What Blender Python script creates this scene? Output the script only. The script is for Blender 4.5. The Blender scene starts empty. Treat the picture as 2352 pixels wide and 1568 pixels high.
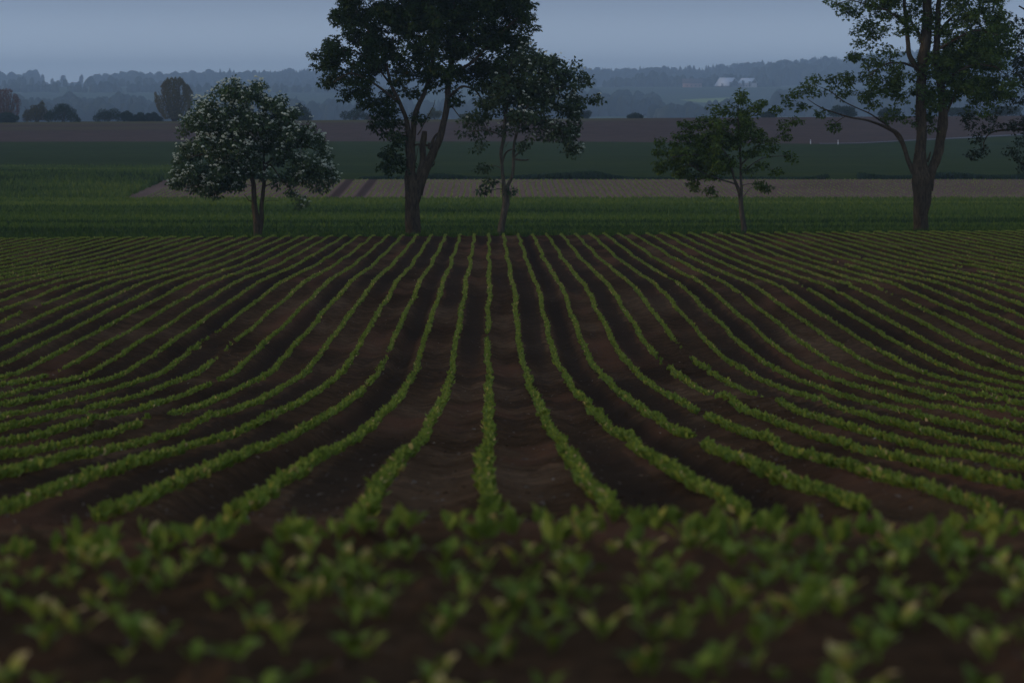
import bpy, math, random
import numpy as np
from mathutils import Vector, Matrix
R = math.radians
rng = np.random.default_rng(7)
random.seed(7)
scn = bpy.context.scene

# ------------------------------------------------------------------ camera
F = 8820.0            # focal length in pixels of a 2352-wide view
U0, V0, VH = 1176.0, 784.0, 230.0
CZ = 10.0
PITCH = math.atan((V0 - VH) / F)
YAW = math.atan((U0 - 1123.0) / F)
cd = bpy.data.cameras.new('camera'); cam = bpy.data.objects.new('camera', cd)
scn.collection.objects.link(cam); scn.camera = cam
cam.location = (0, 0, CZ); cam.rotation_euler = (math.pi/2 - PITCH, 0, -YAW)
cd.sensor_width = 36.0; cd.lens = F/2352*36.0
cd.clip_start = 0.5; cd.clip_end = 30000
cd.dof.use_dof = True; cd.dof.focus_distance = 85.0; cd.dof.aperture_fstop = 6.2
cd.dof.aperture_blades = 9

# ------------------------------------------------------------------ world, sun, exposure
SUN_EL, SUN_AZ = 7.0, -97.0      # azimuth from +Y, negative = left of the view
w = bpy.data.worlds.new("World"); scn.world = w; w.use_nodes = True
nt = w.node_tree; nt.nodes.clear()
out = nt.nodes.new('ShaderNodeOutputWorld'); bg = nt.nodes.new('ShaderNodeBackground')
sky = nt.nodes.new('ShaderNodeTexSky'); sky.sky_type = 'NISHITA'; sky.sun_disc = False
sky.sun_elevation = R(SUN_EL); sky.sun_rotation = R(SUN_AZ)
sky.air_density = 1.0; sky.dust_density = 1.5; sky.ozone_density = 2.0
mixw = nt.nodes.new('ShaderNodeMix'); mixw.data_type = 'RGBA'; mixw.inputs[0].default_value = 0.85
tc = nt.nodes.new('ShaderNodeTexCoord'); sx = nt.nodes.new('ShaderNodeSeparateXYZ'); rp = nt.nodes.new('ShaderNodeValToRGB')
nt.links.new(tc.outputs['Generated'], sx.inputs[0]); nt.links.new(sx.outputs['Z'], rp.inputs[0])   # graded tint over the clear sky: horizon raised against haze, blue zenith to light it
rp.color_ramp.elements.new(.03)
for _e, (_p, _c) in zip(rp.color_ramp.elements, [(0.0, (.88,1.05,1.24)), (.026, (.218,.282,.398)), (.6, (.205,.268,.42))]): _e.position = _p; _e.color = (*_c, 1)
vm = nt.nodes.new('ShaderNodeVectorMath'); vm.operation = 'SCALE'; vm.inputs['Scale'].default_value = 10.0
nt.links.new(rp.outputs[0], vm.inputs[0]); nt.links.new(vm.outputs[0], mixw.inputs[7])
nt.links.new(sky.outputs[0], mixw.inputs[6])
nt.links.new(mixw.outputs[2], bg.inputs['Color']); bg.inputs['Strength'].default_value = 0.125
nt.links.new(bg.outputs[0], out.inputs['Surface'])

sd = bpy.data.lights.new('sun', 'SUN'); sun = bpy.data.objects.new('sun', sd)
scn.collection.objects.link(sun)
sd.energy = 0.85; sd.angle = R(10); sd.color = (1.0, 0.80, 0.58)
_d = Vector((math.sin(R(SUN_AZ))*math.cos(R(SUN_EL)), math.cos(R(SUN_AZ))*math.cos(R(SUN_EL)), math.sin(R(SUN_EL))))
sun.rotation_euler = _d.to_track_quat('Z', 'Y').to_euler()
scn.view_settings.view_transform = 'Standard'; scn.view_settings.look = 'None'
scn.view_settings.exposure = 0.0; scn.view_settings.gamma = 1.0
scn.view_settings.use_curve_mapping = False
scn.cycles.use_denoising = True
scn.cycles.max_bounces = 6; scn.cycles.volume_bounces = 0
scn.cycles.transparent_max_bounces = 8

# ------------------------------------------------------------------ helpers
def ray(u, v):
    dx = (np.asarray(u, float) - U0)/F; dy = (V0 - np.asarray(v, float))/F
    y = dy*math.sin(PITCH) + math.cos(PITCH); z = dy*math.cos(PITCH) - math.sin(PITCH)
    return (dx*math.cos(YAW) + y*math.sin(YAW), -dx*math.sin(YAW) + y*math.cos(YAW), z)
def P(u, v, Y):
    x, y, z = ray(u, v); k = Y/y
    return np.array([x*k, Y + 0*k, CZ + z*k]).T
def proj(x, y, z):
    z = z - CZ
    xc = x*math.cos(YAW) - y*math.sin(YAW); yr = x*math.sin(YAW) + y*math.cos(YAW)
    up = yr*math.sin(PITCH) + z*math.cos(PITCH); fw = yr*math.cos(PITCH) - z*math.sin(PITCH)
    return U0 + F*xc/fw, V0 - F*up/fw

def _hash(ix, iy, s):
    n = (ix.astype(np.int64)*374761393 + iy.astype(np.int64)*668265263 + s*974634777) & 0x7fffffff
    n = ((n ^ (n >> 13))*1274126177) & 0x7fffffff
    return ((n ^ (n >> 16)) & 0xffff)/65535.0
def vnoise(x, y, s=0):
    x = np.asarray(x, float); y = np.asarray(y, float)
    ix = np.floor(x); iy = np.floor(y); fx = x-ix; fy = y-iy
    fx = fx*fx*(3-2*fx); fy = fy*fy*(3-2*fy)
    a = _hash(ix, iy, s); b = _hash(ix+1, iy, s); c = _hash(ix, iy+1, s); d = _hash(ix+1, iy+1, s)
    return (a*(1-fx)+b*fx)*(1-fy) + (c*(1-fx)+d*fx)*fy
def fbm(x, y, s=0, o=4):
    r = 0; a = 0.5
    for k in range(o):
        r = r + a*vnoise(x*2**k, y*2**k, s+k*17); a *= 0.5
    return r - 0.47
def pchip(xk, yk):
    xk = np.array(xk, float); yk = np.array(yk, float)
    h = np.diff(xk); dl = np.diff(yk)/h; m = np.zeros_like(yk)
    for i in range(1, len(xk)-1):
        if dl[i-1]*dl[i] > 0:
            w1 = 2*h[i]+h[i-1]; w2 = h[i]+2*h[i-1]
            m[i] = (w1+w2)/(w1/dl[i-1]+w2/dl[i])
    m[0] = dl[0]; m[-1] = dl[-1]
    def f(x):
        x = np.clip(np.asarray(x, float), xk[0], xk[-1])
        i = np.clip(np.searchsorted(xk, x, side='right')-1, 0, len(xk)-2)
        t = (x-xk[i])/h[i]
        return ((1+2*t)*(1-t)**2*yk[i] + t*(1-t)**2*h[i]*m[i] + t*t*(3-2*t)*yk[i+1] + t*t*(t-1)*h[i]*m[i+1])
    return f
def sstep(a, b, x):
    t = np.clip((np.asarray(x, float)-a)/(b-a), 0, 1); return t*t*(3-2*t)

PROF = [(-30,1.2),(0,1.02),(4,.93),(6,.95),(7,1.0),(8,1.06),(9,1.13),(10.5,1.265),(12,1.415),(13.3,1.56),(14.5,1.665),(15.75,1.74),
        (22.7,2.2),(26.6,2.47),(31.3,2.77),(35.7,3.01),(41.2,3.31),(47,3.58),(53.5,3.83),(57.3,3.89),(63.4,3.92),(70,3.93),
        (79.2,3.95),(90,4.12),(101,4.33),(118,4.55),(128,4.66),(134.5,4.76),(137,5.02),(141,5.35),(146,5.55),(170,5.97),(200,6.46),
        (250,7.09),(285,7.52),(300,7.64),(320,7.36),(341,7.03),(345,7.02),(349,7.06),(380,7.35),(420,7.88),(500,8.5),(600,9.05),(700,9.55),(800,9.6),(880,9.35),(950,7.6),(1010,6.1),
        (1060,5.3),(1120,5.6),(1250,12),(1600,20),(2000,18),(2400,12),(2900,4),(3500,-10.6),(3700,-12.5),(4300,-14),(4900,-17),(5200,-22),
        (5600,-24),(7000,-20)]
_prof = pchip([a for a, b in PROF], [b for a, b in PROF])
_YO = [-400,420,500,700,880,1060,1130,1300,1600,2000,2400,2900,3500,3700,4300,5200,7000,9000]
_YN = [-400,420,460,560,630,725,780,1050,1600,2300,3000,3800,4700,5000,5700,7000,9500,12000]
def Yf(y): return np.interp(y, _YO, _YN)
def Yi(y): return np.interp(y, _YN, _YO)
def gz(x, y):
    yn = np.asarray(y, float); yo = Yi(yn); k = np.where(yn > 420, yn/np.maximum(yo, 1), 1.0)
    return CZ + (gz_(np.asarray(x, float)/k, yo) - CZ)*k
def gz_(x, y):
    """height of the bare ground"""
    x = np.asarray(x, float); y = np.asarray(y, float)
    z = CZ - _prof(y)
    z = z + 0.0072*x*sstep(50, 132, y)*(1-sstep(140, 190, y))
    z = z + 0.0062*x*sstep(850, 1020, y)*(1-sstep(1150, 1500, y))
    s = x/np.maximum(y, 1.0)
    z = z + 16*np.exp(-((s-0.115)/0.035)**2)*sstep(3900, 4500, y)*(1-sstep(5600, 6500, y))
    z = z + 9*sstep(0.0, 0.1, s)*sstep(4300, 5000, y) - 4*sstep(0.03, 0.12, -s)*sstep(4300, 5200, y)
    z = z + 0.09*(vnoise(x*.9+4, y*.35, 25)-.5)*sstep(6, 9, y)*(1-sstep(12.5, 15.5, y))
    z = z + 0.03*(vnoise(x/9, y/13, 5)-.5)*sstep(12, 40, y)*(1-sstep(110, 125, y))
    return z
def hit(u, v, Y0, Y1, n=4000):
    Y = np.linspace(Y0, Y1, n); p = P(u, v, Y)
    d = p[:, 2] - gz(p[:, 0], Y); i = int(np.argmax(d < 0)) if (d < 0).any() else int(np.argmin(np.abs(d)))
    return p[i, 0], Y[i], float(gz(p[i, 0], Y[i]))

def tag(o, label=None, cat=None, group=None, kind=None):
    if label: o['label'] = label
    if cat: o['category'] = cat
    if group: o['group'] = group
    if kind: o['kind'] = kind
    return o
def link(o, parent=None):
    scn.collection.objects.link(o)
    if parent is not None: o.parent = parent
    return o
def empty(name, loc):
    o = bpy.data.objects.new(name, None); o.location = loc; o.empty_display_size = .3
    return link(o)
def mesh(name, V, polys, mat=None, smooth=False, attrs=None):
    """polys: list of (k, index array (n,k))"""
    me = bpy.data.meshes.new(name)
    V = np.asarray(V, np.float32)
    me.vertices.add(len(V)); me.vertices.foreach_set('co', V.ravel())
    loops = np.concatenate([np.asarray(i, np.int32).ravel() for i in polys])
    tot = np.concatenate([np.full(len(i), np.asarray(i).shape[1], np.int32) for i in polys])
    st = np.concatenate([[0], np.cumsum(tot)[:-1]]).astype(np.int32)
    me.loops.add(len(loops)); me.loops.foreach_set('vertex_index', loops)
    me.polygons.add(len(tot)); me.polygons.foreach_set('loop_start', st); me.polygons.foreach_set('loop_total', tot)
    if smooth: me.polygons.foreach_set('use_smooth', np.ones(len(tot), bool))
    for k, a in (attrs or {}).items():
        at = me.attributes.new(k, 'FLOAT', 'POINT'); at.data.foreach_set('value', np.asarray(a, np.float32))
    me.update(calc_edges=True)
    if mat: me.materials.append(mat)
    return me
def obj(name, V, polys, mat=None, parent=None, smooth=False, attrs=None):
    return link(bpy.data.objects.new(name, mesh(name, V, polys, mat, smooth, attrs)), parent)

# ------------------------------------------------------------------ materials
def new_mat(name):
    m = bpy.data.materials.new(name); m.use_nodes = True
    t = m.node_tree; t.nodes.clear()
    o = t.nodes.new('ShaderNodeOutputMaterial'); b = t.nodes.new('ShaderNodeBsdfPrincipled')
    t.links.new(b.outputs[0], o.inputs['Surface'])
    return m, t, o, b
def ramp(t, fac, stops):
    r = t.nodes.new('ShaderNodeValToRGB'); e = r.color_ramp.elements
    while len(e) < len(stops): e.new(.5)
    for q, (p, c) in zip(e, stops): q.position = p; q.color = (*c, 1)
    t.links.new(fac, r.inputs[0]); return r.outputs[0]
def noise(t, scale, detail=4, vec=None, mscale=None, rough=.55):
    n = t.nodes.new('ShaderNodeTexNoise'); n.inputs['Scale'].default_value = scale
    n.inputs['Detail'].default_value = detail; n.inputs['Roughness'].default_value = rough
    if vec is None:
        g = t.nodes.new('ShaderNodeTexCoord'); vec = g.outputs['Object']
    if mscale:
        mp = t.nodes.new('ShaderNodeMapping'); mp.inputs['Scale'].default_value = mscale
        t.links.new(vec, mp.inputs[0]); vec = mp.outputs[0]
    t.links.new(vec, n.inputs['Vector']); return n.outputs['Fac']
def mixc(t, fac, a, b, mode='MIX'):
    m = t.nodes.new('ShaderNodeMix'); m.data_type = 'RGBA'; m.blend_type = mode
    for s, i in ((fac, 0), (a, 6), (b, 7)):
        if isinstance(s, (int, float)): m.inputs[i].default_value = s
        elif isinstance(s, tuple): m.inputs[i].default_value = (*s, 1)
        else: t.links.new(s, m.inputs[i])
    return m.outputs[2]
def attr(t, name):
    a = t.nodes.new('ShaderNodeAttribute'); a.attribute_name = name; return a.outputs['Fac']
def bump(t, b, h, strength, dist):
    n = t.nodes.new('ShaderNodeBump'); n.inputs['Strength'].default_value = strength
    n.inputs['Distance'].default_value = dist
    t.links.new(h, n.inputs['Height']); t.links.new(n.outputs[0], b.inputs['Normal'])
def leaf_mat(name, stops, trans=.3, rough=.55):
    m, t, o, b = new_mat(name)
    c = ramp(t, attr(t, 'tone'), stops)
    t.links.new(c, b.inputs['Base Color']); b.inputs['Roughness'].default_value = rough
    b.inputs['Specular IOR Level'].default_value = .06
    tr = t.nodes.new('ShaderNodeBsdfTranslucent'); t.links.new(c, tr.inputs[0])
    mx = t.nodes.new('ShaderNodeMixShader'); mx.inputs[0].default_value = trans
    t.links.new(b.outputs[0], mx.inputs[1]); t.links.new(tr.outputs[0], mx.inputs[2])
    t.links.new(mx.outputs[0], o.inputs['Surface']); return m
def ground_mat(name, stops, sc=1.0, mscale=None, fine=8.0, bstr=.5, bdist=.05, rough=.95, damp=None):
    m, t, o, b = new_mat(name)
    n1 = noise(t, sc, 5, mscale=mscale)
    c = ramp(t, n1, stops)
    n2 = noise(t, fine, 3)
    c = mixc(t, .5, c, ramp(t, n2, [(.3, (.45,)*3), (.7, (.75,)*3)]), 'OVERLAY')
    if name == 'soil':
        n3 = noise(t, 5.0, 6, rough=.75)
        c = mixc(t, .75, c, ramp(t, n3, [(.36, (.22,)*3), (.5, (.5,)*3), (.66, (.82,.76,.72))]), 'OVERLAY')
        c = mixc(t, ramp(t, noise(t, .55, 2, mscale=(1.6, .22, 1)), [(.52, (0,)*3), (.66, (.8,)*3)]), c, (.125, .058, .030))
        c = mixc(t, ramp(t, noise(t, 22, 2), [(.735, (0,)*3), (.76, (1,)*3)]), c, (.30, .25, .20))
    if damp:
        c = mixc(t, attr(t, 'damp'), c, damp)
    t.links.new(c, b.inputs['Base Color']); b.inputs['Roughness'].default_value = rough
    b.inputs['Specular IOR Level'].default_value = 0.0
    bump(t, b, n2, bstr, bdist); return m

M = {}
M['soil'] = ground_mat('soil', [(.3,(.036,.020,.010)),(.5,(.066,.037,.018)),(.7,(.116,.068,.035))], .7, (1,.25,1), 14, .8, .05,
                       damp=(.036,.024,.015))
M['wheat_soil'] = ground_mat('wheat_ground', [(.3,(.035,.055,.012)),(.5,(.075,.105,.017)),(.7,(.11,.14,.022))], .08, (.25,1,1), 1.2, .6, .2)
M['strip'] = ground_mat('strip_soil', [(.3,(.15,.088,.060)),(.6,(.20,.120,.083))], .12, (1,.3,1), 2.0, .4, .1, damp=(.085,.050,.036))
M['far_green'] = ground_mat('far_green', [(.3,(.028,.040,.008)),(.55,(.036,.048,.009)),(.75,(.046,.054,.009))], .02, (.3,1,1), .35, .4, .3)
M['brown'] = ground_mat('brown_soil', [(.3,(.075,.045,.032)),(.6,(.092,.056,.040)),(.8,(.11,.070,.045))], .012, (.25,1.6,1), .3, .4, .3,
                        damp=(.11,.095,.03))
M['valley'] = ground_mat('valley_fields', [(.3,(.045,.060,.035)),(.5,(.065,.085,.040)),(.6,(.055,.070,.045)),(.75,(.09,.10,.06))], .0022, (1,.6,1), .05, .3, 1)
M['meadow'] = ground_mat('pale_meadow', [(.3,(.22,.27,.06)),(.7,(.28,.32,.08))], .01, None, .1, .3, .5)
M['road'] = ground_mat('asphalt', [(.3,(.14,.14,.14)),(.7,(.18,.18,.175))], .1, None, 5, .2, .02)
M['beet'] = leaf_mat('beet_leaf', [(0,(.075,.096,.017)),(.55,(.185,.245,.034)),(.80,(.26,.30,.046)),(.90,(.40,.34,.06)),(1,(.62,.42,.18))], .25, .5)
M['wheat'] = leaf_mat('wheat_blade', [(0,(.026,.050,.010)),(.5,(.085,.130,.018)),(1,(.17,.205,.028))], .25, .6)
M['tuft'] = leaf_mat('verge_grass', [(0,(.018,.035,.014)),(1,(.035,.06,.02))], .2, .7)
M['chestnut'] = leaf_mat('chestnut_leaf', [(0,(.019,.036,.010)),(.6,(.035,.058,.013)),(.88,(.07,.09,.020)),(1,(.12,.080,.026))], .22, .6)
M['rowan'] = leaf_mat('whitebeam_leaf', [(0,(.032,.052,.022)),(.6,(.062,.088,.034)),(.85,(.085,.11,.05)),(1,(.15,.175,.10))], .22, .6)
M['blossomleaf'] = leaf_mat('blossom_tree_leaf', [(0,(.040,.068,.028)),(.6,(.074,.108,.040)),(1,(.12,.15,.055))], .22, .6)
M['maple'] = leaf_mat('maple_leaf', [(0,(.050,.078,.015)),(.6,(.095,.140,.022)),(1,(.16,.20,.032))], .25, .6)
M['maple2'] = leaf_mat('big_maple_leaf', [(0,(.050,.080,.018)),(.6,(.085,.130,.024)),(1,(.15,.18,.035))], .28, .6)
M['brownleaf'] = leaf_mat('edge_leaf', [(0,(.026,.042,.020)),(.6,(.044,.058,.026)),(1,(.075,.075,.034))], .22, .6)
M['petal'] = leaf_mat('petal', [(0,(.66,.68,.52)),(1,(.85,.83,.66))], .2, .6)
def bark_mat(name, a, b_):
    m, t, o, b = new_mat(name)
    n = noise(t, 5, 6, mscale=(3, 3, .6), rough=.7)
    n2 = noise(t, 2.2, 3)
    c = ramp(t, n, [(.3, a), (.7, b_)])
    c = mixc(t, .5, c, ramp(t, n2, [(.35,(.4,)*3),(.65,(.75,)*3)]), 'OVERLAY')
    t.links.new(c, b.inputs['Base Color']); b.inputs['Roughness'].default_value = .95
    b.inputs['Specular IOR Level'].default_value = 0.0
    bump(t, b, n, .9, .03); return m
M['bark'] = bark_mat('bark', (.032,.023,.014), (.105,.077,.047))
M['palebark'] = bark_mat('pale_bark', (.045,.036,.025), (.13,.105,.072))
def flat_mat(name, c, rough=.8, nscale=3.0):
    m, t, o, b = new_mat(name)
    cc = mixc(t, .35, c, ramp(t, noise(t, nscale, 3), [(.3,(.4,)*3),(.7,(.65,)*3)]), 'OVERLAY')
    t.links.new(cc, b.inputs['Base Color']); b.inputs['Roughness'].default_value = rough; return m

# ------------------------------------------------------------------ the ground, in strips that share their edges
def W(Y): return 0.21*np.maximum(Y, 0) + 9
def strip(name, Ya, Yb, ns, ny, mat, dz=None, attrs=None, smooth=True, power=1.0, ylist=None):
    s = np.linspace(-1, 1, ns); S = np.sign(s)*np.abs(s)**1.25
    if ylist is not None:
        Y = np.repeat(np.asarray(ylist)[:, None], ns, 1)
    else:
        t = np.linspace(0, 1, ny)**power
        a = Ya(S) if callable(Ya) else np.full(ns, Ya); b = Yb(S) if callable(Yb) else np.full(ns, Yb)
        Y = a[None]*(1-t[:, None]) + b[None]*t[:, None]
    X = S[None]*W(Y)
    Z = gz(X, Y)
    if dz is not None: Z = Z + dz(X, Y)
    n, k = Y.shape
    V = np.stack([X, Y, Z], -1).reshape(-1, 3)
    i = (np.arange(n-1)[:, None]*k + np.arange(k-1)[None]).ravel()
    Q = np.stack([i, i+1, i+1+k, i+k], 1)
    at = {q: f(X, Y).ravel() for q, f in (attrs or {}).items()}
    return tag(obj(name, V, [Q], mat, smooth=smooth, attrs=at), kind='structure')

ROW = 0.5
def wob(y): return .05*(vnoise(y/7, 0*y, 3)-.5) + .035*(vnoise(y/2.3, 0*y, 9)-.5)
# planting gaps: (row number, Y from, Y to), read from the photograph
GAPS = [(0,61.0,63.5),(0,49.5,50.3),(-3,54.5,58.5),(-3,46,47.5),(3,26.6,28.4),(5,53.5,57.5),(6,56,62),(6,40,43.5),(5,42,43.6),(4,35.2,36.8),
        (8,82,86),(13,78,81),(-8,56,61),(-9,60,65),(-6,33,36),(-7,48,50.5),(12,41,42.6),(-12,52,54),(16,74,78),(10,75,77),(20,66,69),(-14,44,46),
        (18,97,101),(23,90,95),(-17,70,73),(-2,35.5,36.4)]
TRACKS = [-2.5, 2.5, -6.5, 8.5, -9.5, -13.5, 13.5, 17.5, -19.5, -24.5, 22.5, 27.5]
PATCH = [(.5,50,2.4,4),(-1.2,53,1.6,3),(2.6,53,1.4,3.5),(2.9,41,1.3,2),(-1.5,57,1.2,2),(-2.9,34,1.1,2),(.7,40,1.1,2.5),(4.2,84,2.5,4),(6.5,79,2.5,3),(1.6,27.5,.6,1.2),
         (-4.2,59,2.2,3),(10,70,3,3),(6.2,42,1.3,1.6),(.4,34,.8,2),(-7,46,2,2)]
def rough_patch(X, Y):
    r = 0*X
    for (px, py, rx, ry) in PATCH:
        r = np.maximum(r, np.exp(-((X-px)/rx)**2-((Y-py)/ry)**2))
    return r
def field_dz(X, Y):
    e = 1-sstep(133, 137, Y)
    far = sstep(13.5, 16, Y)
    Xr = X - wob(Y)
    ph = (Xr/ROW) - np.round(Xr/ROW)
    ridge = .022*np.cos(2*math.pi*ph)*far
    c = .03*fbm(X*6, Y*3, 11, 3) + .055*fbm(X*.7, Y*.35, 21, 3)*(1-.7*sstep(30, 60, Y))
    pt = rough_patch(X, Y)
    lump = (.17-.08*sstep(50,75,Y))*pt*np.abs(fbm(X*1.1, Y*2.6, 31, 4))*1.6 + .05*pt*fbm(X*6, Y*9, 33, 3)
    clod = (.15*np.maximum(fbm(X*9, Y*5, 41, 2), .09) + .10*np.maximum(fbm(X*3.5, Y*2.5, 43, 2), .13))*(1+1.0*(1-far))
    tr = 0*X
    for k in TRACKS: tr = np.maximum(tr, np.exp(-((Xr-k*ROW)/.13)**4))
    return e*(ridge + c*(1-.6*tr) + lump + clod*(1-.8*tr) - .035*tr*far)
def field_damp(X, Y):
    Xr = X - wob(Y); tr = 0*X
    for j, k in enumerate(TRACKS):
        tr = np.maximum(tr, (.55+.4*vnoise(Y/14+j*7, 0*Y+j, 6))*np.exp(-((Xr-k*ROW)/.16)**4))
    tr = np.maximum(tr, .75*sstep(.48,.70, vnoise(Xr/ROW*1.0+.5, Y/22, 61))*(np.abs((Xr/ROW)-np.round(Xr/ROW))>.18))
    tr = np.maximum(tr, .55*rough_patch(X, Y)*sstep(.3,.6,vnoise(X*2, Y*3, 71)))
    return np.clip(tr*sstep(14, 18, Y) + .35*(1-sstep(5, 13, Y)), 0, 1)
yl = [-25., -12., -5., 0., 3.]
y = 4.0
while y < 145: yl.append(y); y += max(.035, min(.16, y*.0022))
yl = np.array(yl)
strip('beet_field', None, None, 620, 0, M['soil'], field_dz, {'damp': field_damp}, ylist=yl)

# wheat, the bare strip beyond it, green field, brown field, valley
yW0 = yl[-1]
def yb_wheat(s): return 291 + 0*s
strip('wheat_field', yW0, yb_wheat, 260, 150, M['wheat_soil'], lambda X, Y: .12*sstep(146,150,Y)*(1-sstep(288,290.5,Y)) + .16*fbm(X*.16, Y*.5, 3, 5)*sstep(146,152,Y)*(1-sstep(270,290,Y)))
def strip_damp(X, Y):
    d = 0*X
    for c in (-12.25, -10.25): d = np.maximum(d, np.exp(-((X-c)/.42)**6))
    ph = X/ROW-np.round(X/ROW)
    d = np.maximum(d, .5*np.exp(-(ph/.16)**2)*sstep(-2, 12, X))
    return d
def yb_bare(s): return 341 + 0*s
strip('bare_strip', yb_wheat, yb_bare, 1500, 30, M['strip'], None, {'damp': strip_damp})
# where the far green field ends: straight, then along the lane that climbs to the right
EDGE = [(-400,326),(0,326),(700,325),(1400,326),(1800,330),(1900,331),(1980,329.5),(2100,323),(2220,317),(2352,309.5),(2600,300)]
ex = []
for u, v in EDGE:
    hx, hy, hz = hit(u, v, Yf(700), Yf(1040)); ex.append((hx/float(W(hy)), hy, hx, hz))
_es = np.array([e[0] for e in ex]); _ey = np.array([e[1] for e in ex])
def sinv(S): return S
def yb_green(s): return np.interp(s, _es, _ey)
strip('green_field', yb_bare, yb_green, 200, 60, M['far_green'], lambda X, Y: .25*fbm(X*.06, Y*.05, 8, 3)*sstep(345, 380, Y)*(1-sstep(500, 560, Y)))
strip('brown_field', yb_green, lambda s: 780+0*s, 200, 40, M['brown'], None,
      {'damp': lambda X, Y: np.clip(sstep(1015, 1040, Yi(Y))*(1-sstep(.02, .06, X/Y))*.8 + .55*sstep(.05,.10,-X/Y)*sstep(960,985,Yi(Y))*(1-sstep(990,1010,Yi(Y))), 0, 1)})
strip('valley', lambda s: 780+0*s, lambda s: 12000+0*s, 200, 160, M['valley'], None)
# lane beside the green field
def ribbon(name, pts, wid, mat, lift=.05):
    V = []; Q = []
    for i, (x, y_, z) in enumerate(pts):
        for k, dy in enumerate((-wid/2, wid/2)): V.append((x, y_+dy, float(gz(x, y_+dy))+lift))
        if i: Q.append((2*i-2, 2*i, 2*i+1, 2*i-1))
    return obj(name, V, [np.array(Q)], mat)
lane = []
for u in np.linspace(1880, 2420, 60):
    v = np.interp(u, [e[0] for e in EDGE], [e[1] for e in EDGE])
    hx, hy, hz = hit(u, v, Yf(700), Yf(1040))
    lane.append((hx, hy-1, hz))
tag(ribbon('road', lane, 3.0, M['road'], .12), kind='structure')
# pale meadow on the far slope
def patch(name, uv, Y0, Y1, mat, lift=.6):
    V = []; n = len(uv)
    for u, v in uv:
        hx, hy, hz = hit(u, v, Y0, Y1); V.append((hx, hy, hz))
    V = np.array(V); c = V.mean(0); rings = [c[None]]; 
    for k in (.25, .5, .75, 1.0): rings.append(c + (V-c)*k)
    A = np.concatenate(rings); A[:, 2] = gz(A[:, 0], A[:, 1]) + lift
    T = [(0, 1+i, 1+(i+1) % n) for i in range(n)]; Q = []
    for r in range(3):
        for i in range(n): Q.append((1+r*n+i, 1+(r+1)*n+i, 1+(r+1)*n+(i+1) % n, 1+r*n+(i+1) % n))
    return tag(obj(name, A, [np.array(T), np.array(Q)], mat), kind='structure')
patch('meadow', [(1560,231),(1640,227),(1700,225),(1720,232),(1690,238),(1640,239),(1600,236)], 3000, 4700, M['meadow'])

# ------------------------------------------------------------------ leaves
def frames(D):
    """orthonormal side/normal for direction D, normal leaning up with some scatter"""
    n = len(D)
    up = np.array([0, 0, 1.0]) + rng.normal(0, .45, (n, 3))
    S = np.cross(D, up); S /= np.linalg.norm(S, axis=1, keepdims=True)+1e-9
    N = np.cross(S, D); return S, N
LEAF4 = (np.array([(0,0,0),(.42,-.5,.05),(1,0,-.06),(.42,.5,.05)]), [(0,1,2,3)])
LEAF6 = (np.array([(0,0,0),(.28,-.42,.10),(.66,-.40,.12),(1,0,-.02),(.66,.40,.12),(.28,.42,.10),(.5,0,-.02)]), [(0,1,2,6),(6,2,3,4),(0,6,4,5)])
def leaves(B, D, L, Wd, tone, tmpl=LEAF4):
    T, Fc = tmpl; n = len(B); k = len(T)
    S, N = frames(D)
    V = (B[:, None] + D[:, None]*(T[None, :, 0:1]*L[:, None, None]) + S[:, None]*(T[None, :, 1:2]*Wd[:, None, None])
         + N[:, None]*(T[None, :, 2:3]*L[:, None, None]))
    Q = (np.array(Fc)[None] + (np.arange(n)*k)[:, None, None]).reshape(-1, len(Fc[0]))
    return V.reshape(-1, 3), Q, np.repeat(tone, k)
def unit(v): return v/(np.linalg.norm(v, axis=1, keepdims=True)+1e-9)
class Soup:
    def __init__(s): s.V = []; s.Q = []; s.T = []; s.n = 0
    def add(s, V, Q, t=None):
        s.V.append(V); s.Q.append(np.asarray(Q)+s.n); s.n += len(V); s.T.append(np.zeros(len(V)) if t is None else t)
    def obj(s, name, mat, parent=None, smooth=False):
        by = {}
        for q in s.Q: by.setdefault(q.shape[1], []).append(q)
        return obj(name, np.concatenate(s.V), [np.concatenate(v) for v in by.values()], mat, parent, smooth, {'tone': np.concatenate(s.T)})

# crop rows: real plants of 5 to 7 leaves, fewer where they stand far away
def tonemap(X, Y, n):
    t = rng.uniform(.22, .82, n) + .12*(vnoise(X*.5, Y*.2, 77)-.5)
    t = np.clip(t, 0, .84)
    band = .035 + .10*np.exp(-((Y-84)/12)**2) + .05*np.exp(-((Y-19)/3)**2)
    yel = rng.random(n) < band
    t[yel] = rng.uniform(.86, 1.0, yel.sum())
    return t
rows = Soup()
PX = []; PY = []
for n in range(-46, 47):
    y0 = 14.8 + rng.normal(0, .3)
    ys = y0 + np.cumsum(rng.uniform(.06, .11, 1700)); ys = ys[ys < 134.6 + rng.normal(0, .15)]
    ok = np.abs(n*ROW) < .145*ys + 2.2
    for g in GAPS:
        if g[0] == n: ok &= ~((ys > g[1]) & (ys < g[2]) & (rng.random(len(ys)) < .93))
    ok &= rng.random(len(ys)) > .03
    ok &= ~((vnoise(ys/1.3, 0*ys+n*3.1, 15) < .035))
    ys = ys[ok]; PY.append(ys); PX.append(n*ROW + wob(ys) + rng.normal(0, .010, len(ys)) + .02*(vnoise(ys/3, 0*ys+n, 55)-.5))
PX = np.concatenate(PX); PY = np.concatenate(PY)
PZ = gz(PX, PY) + field_dz(PX, PY)
PS = .70 + .55*vnoise(PX*.8, PY*.35, 66) + .25*rng.random(len(PX))**2
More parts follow.
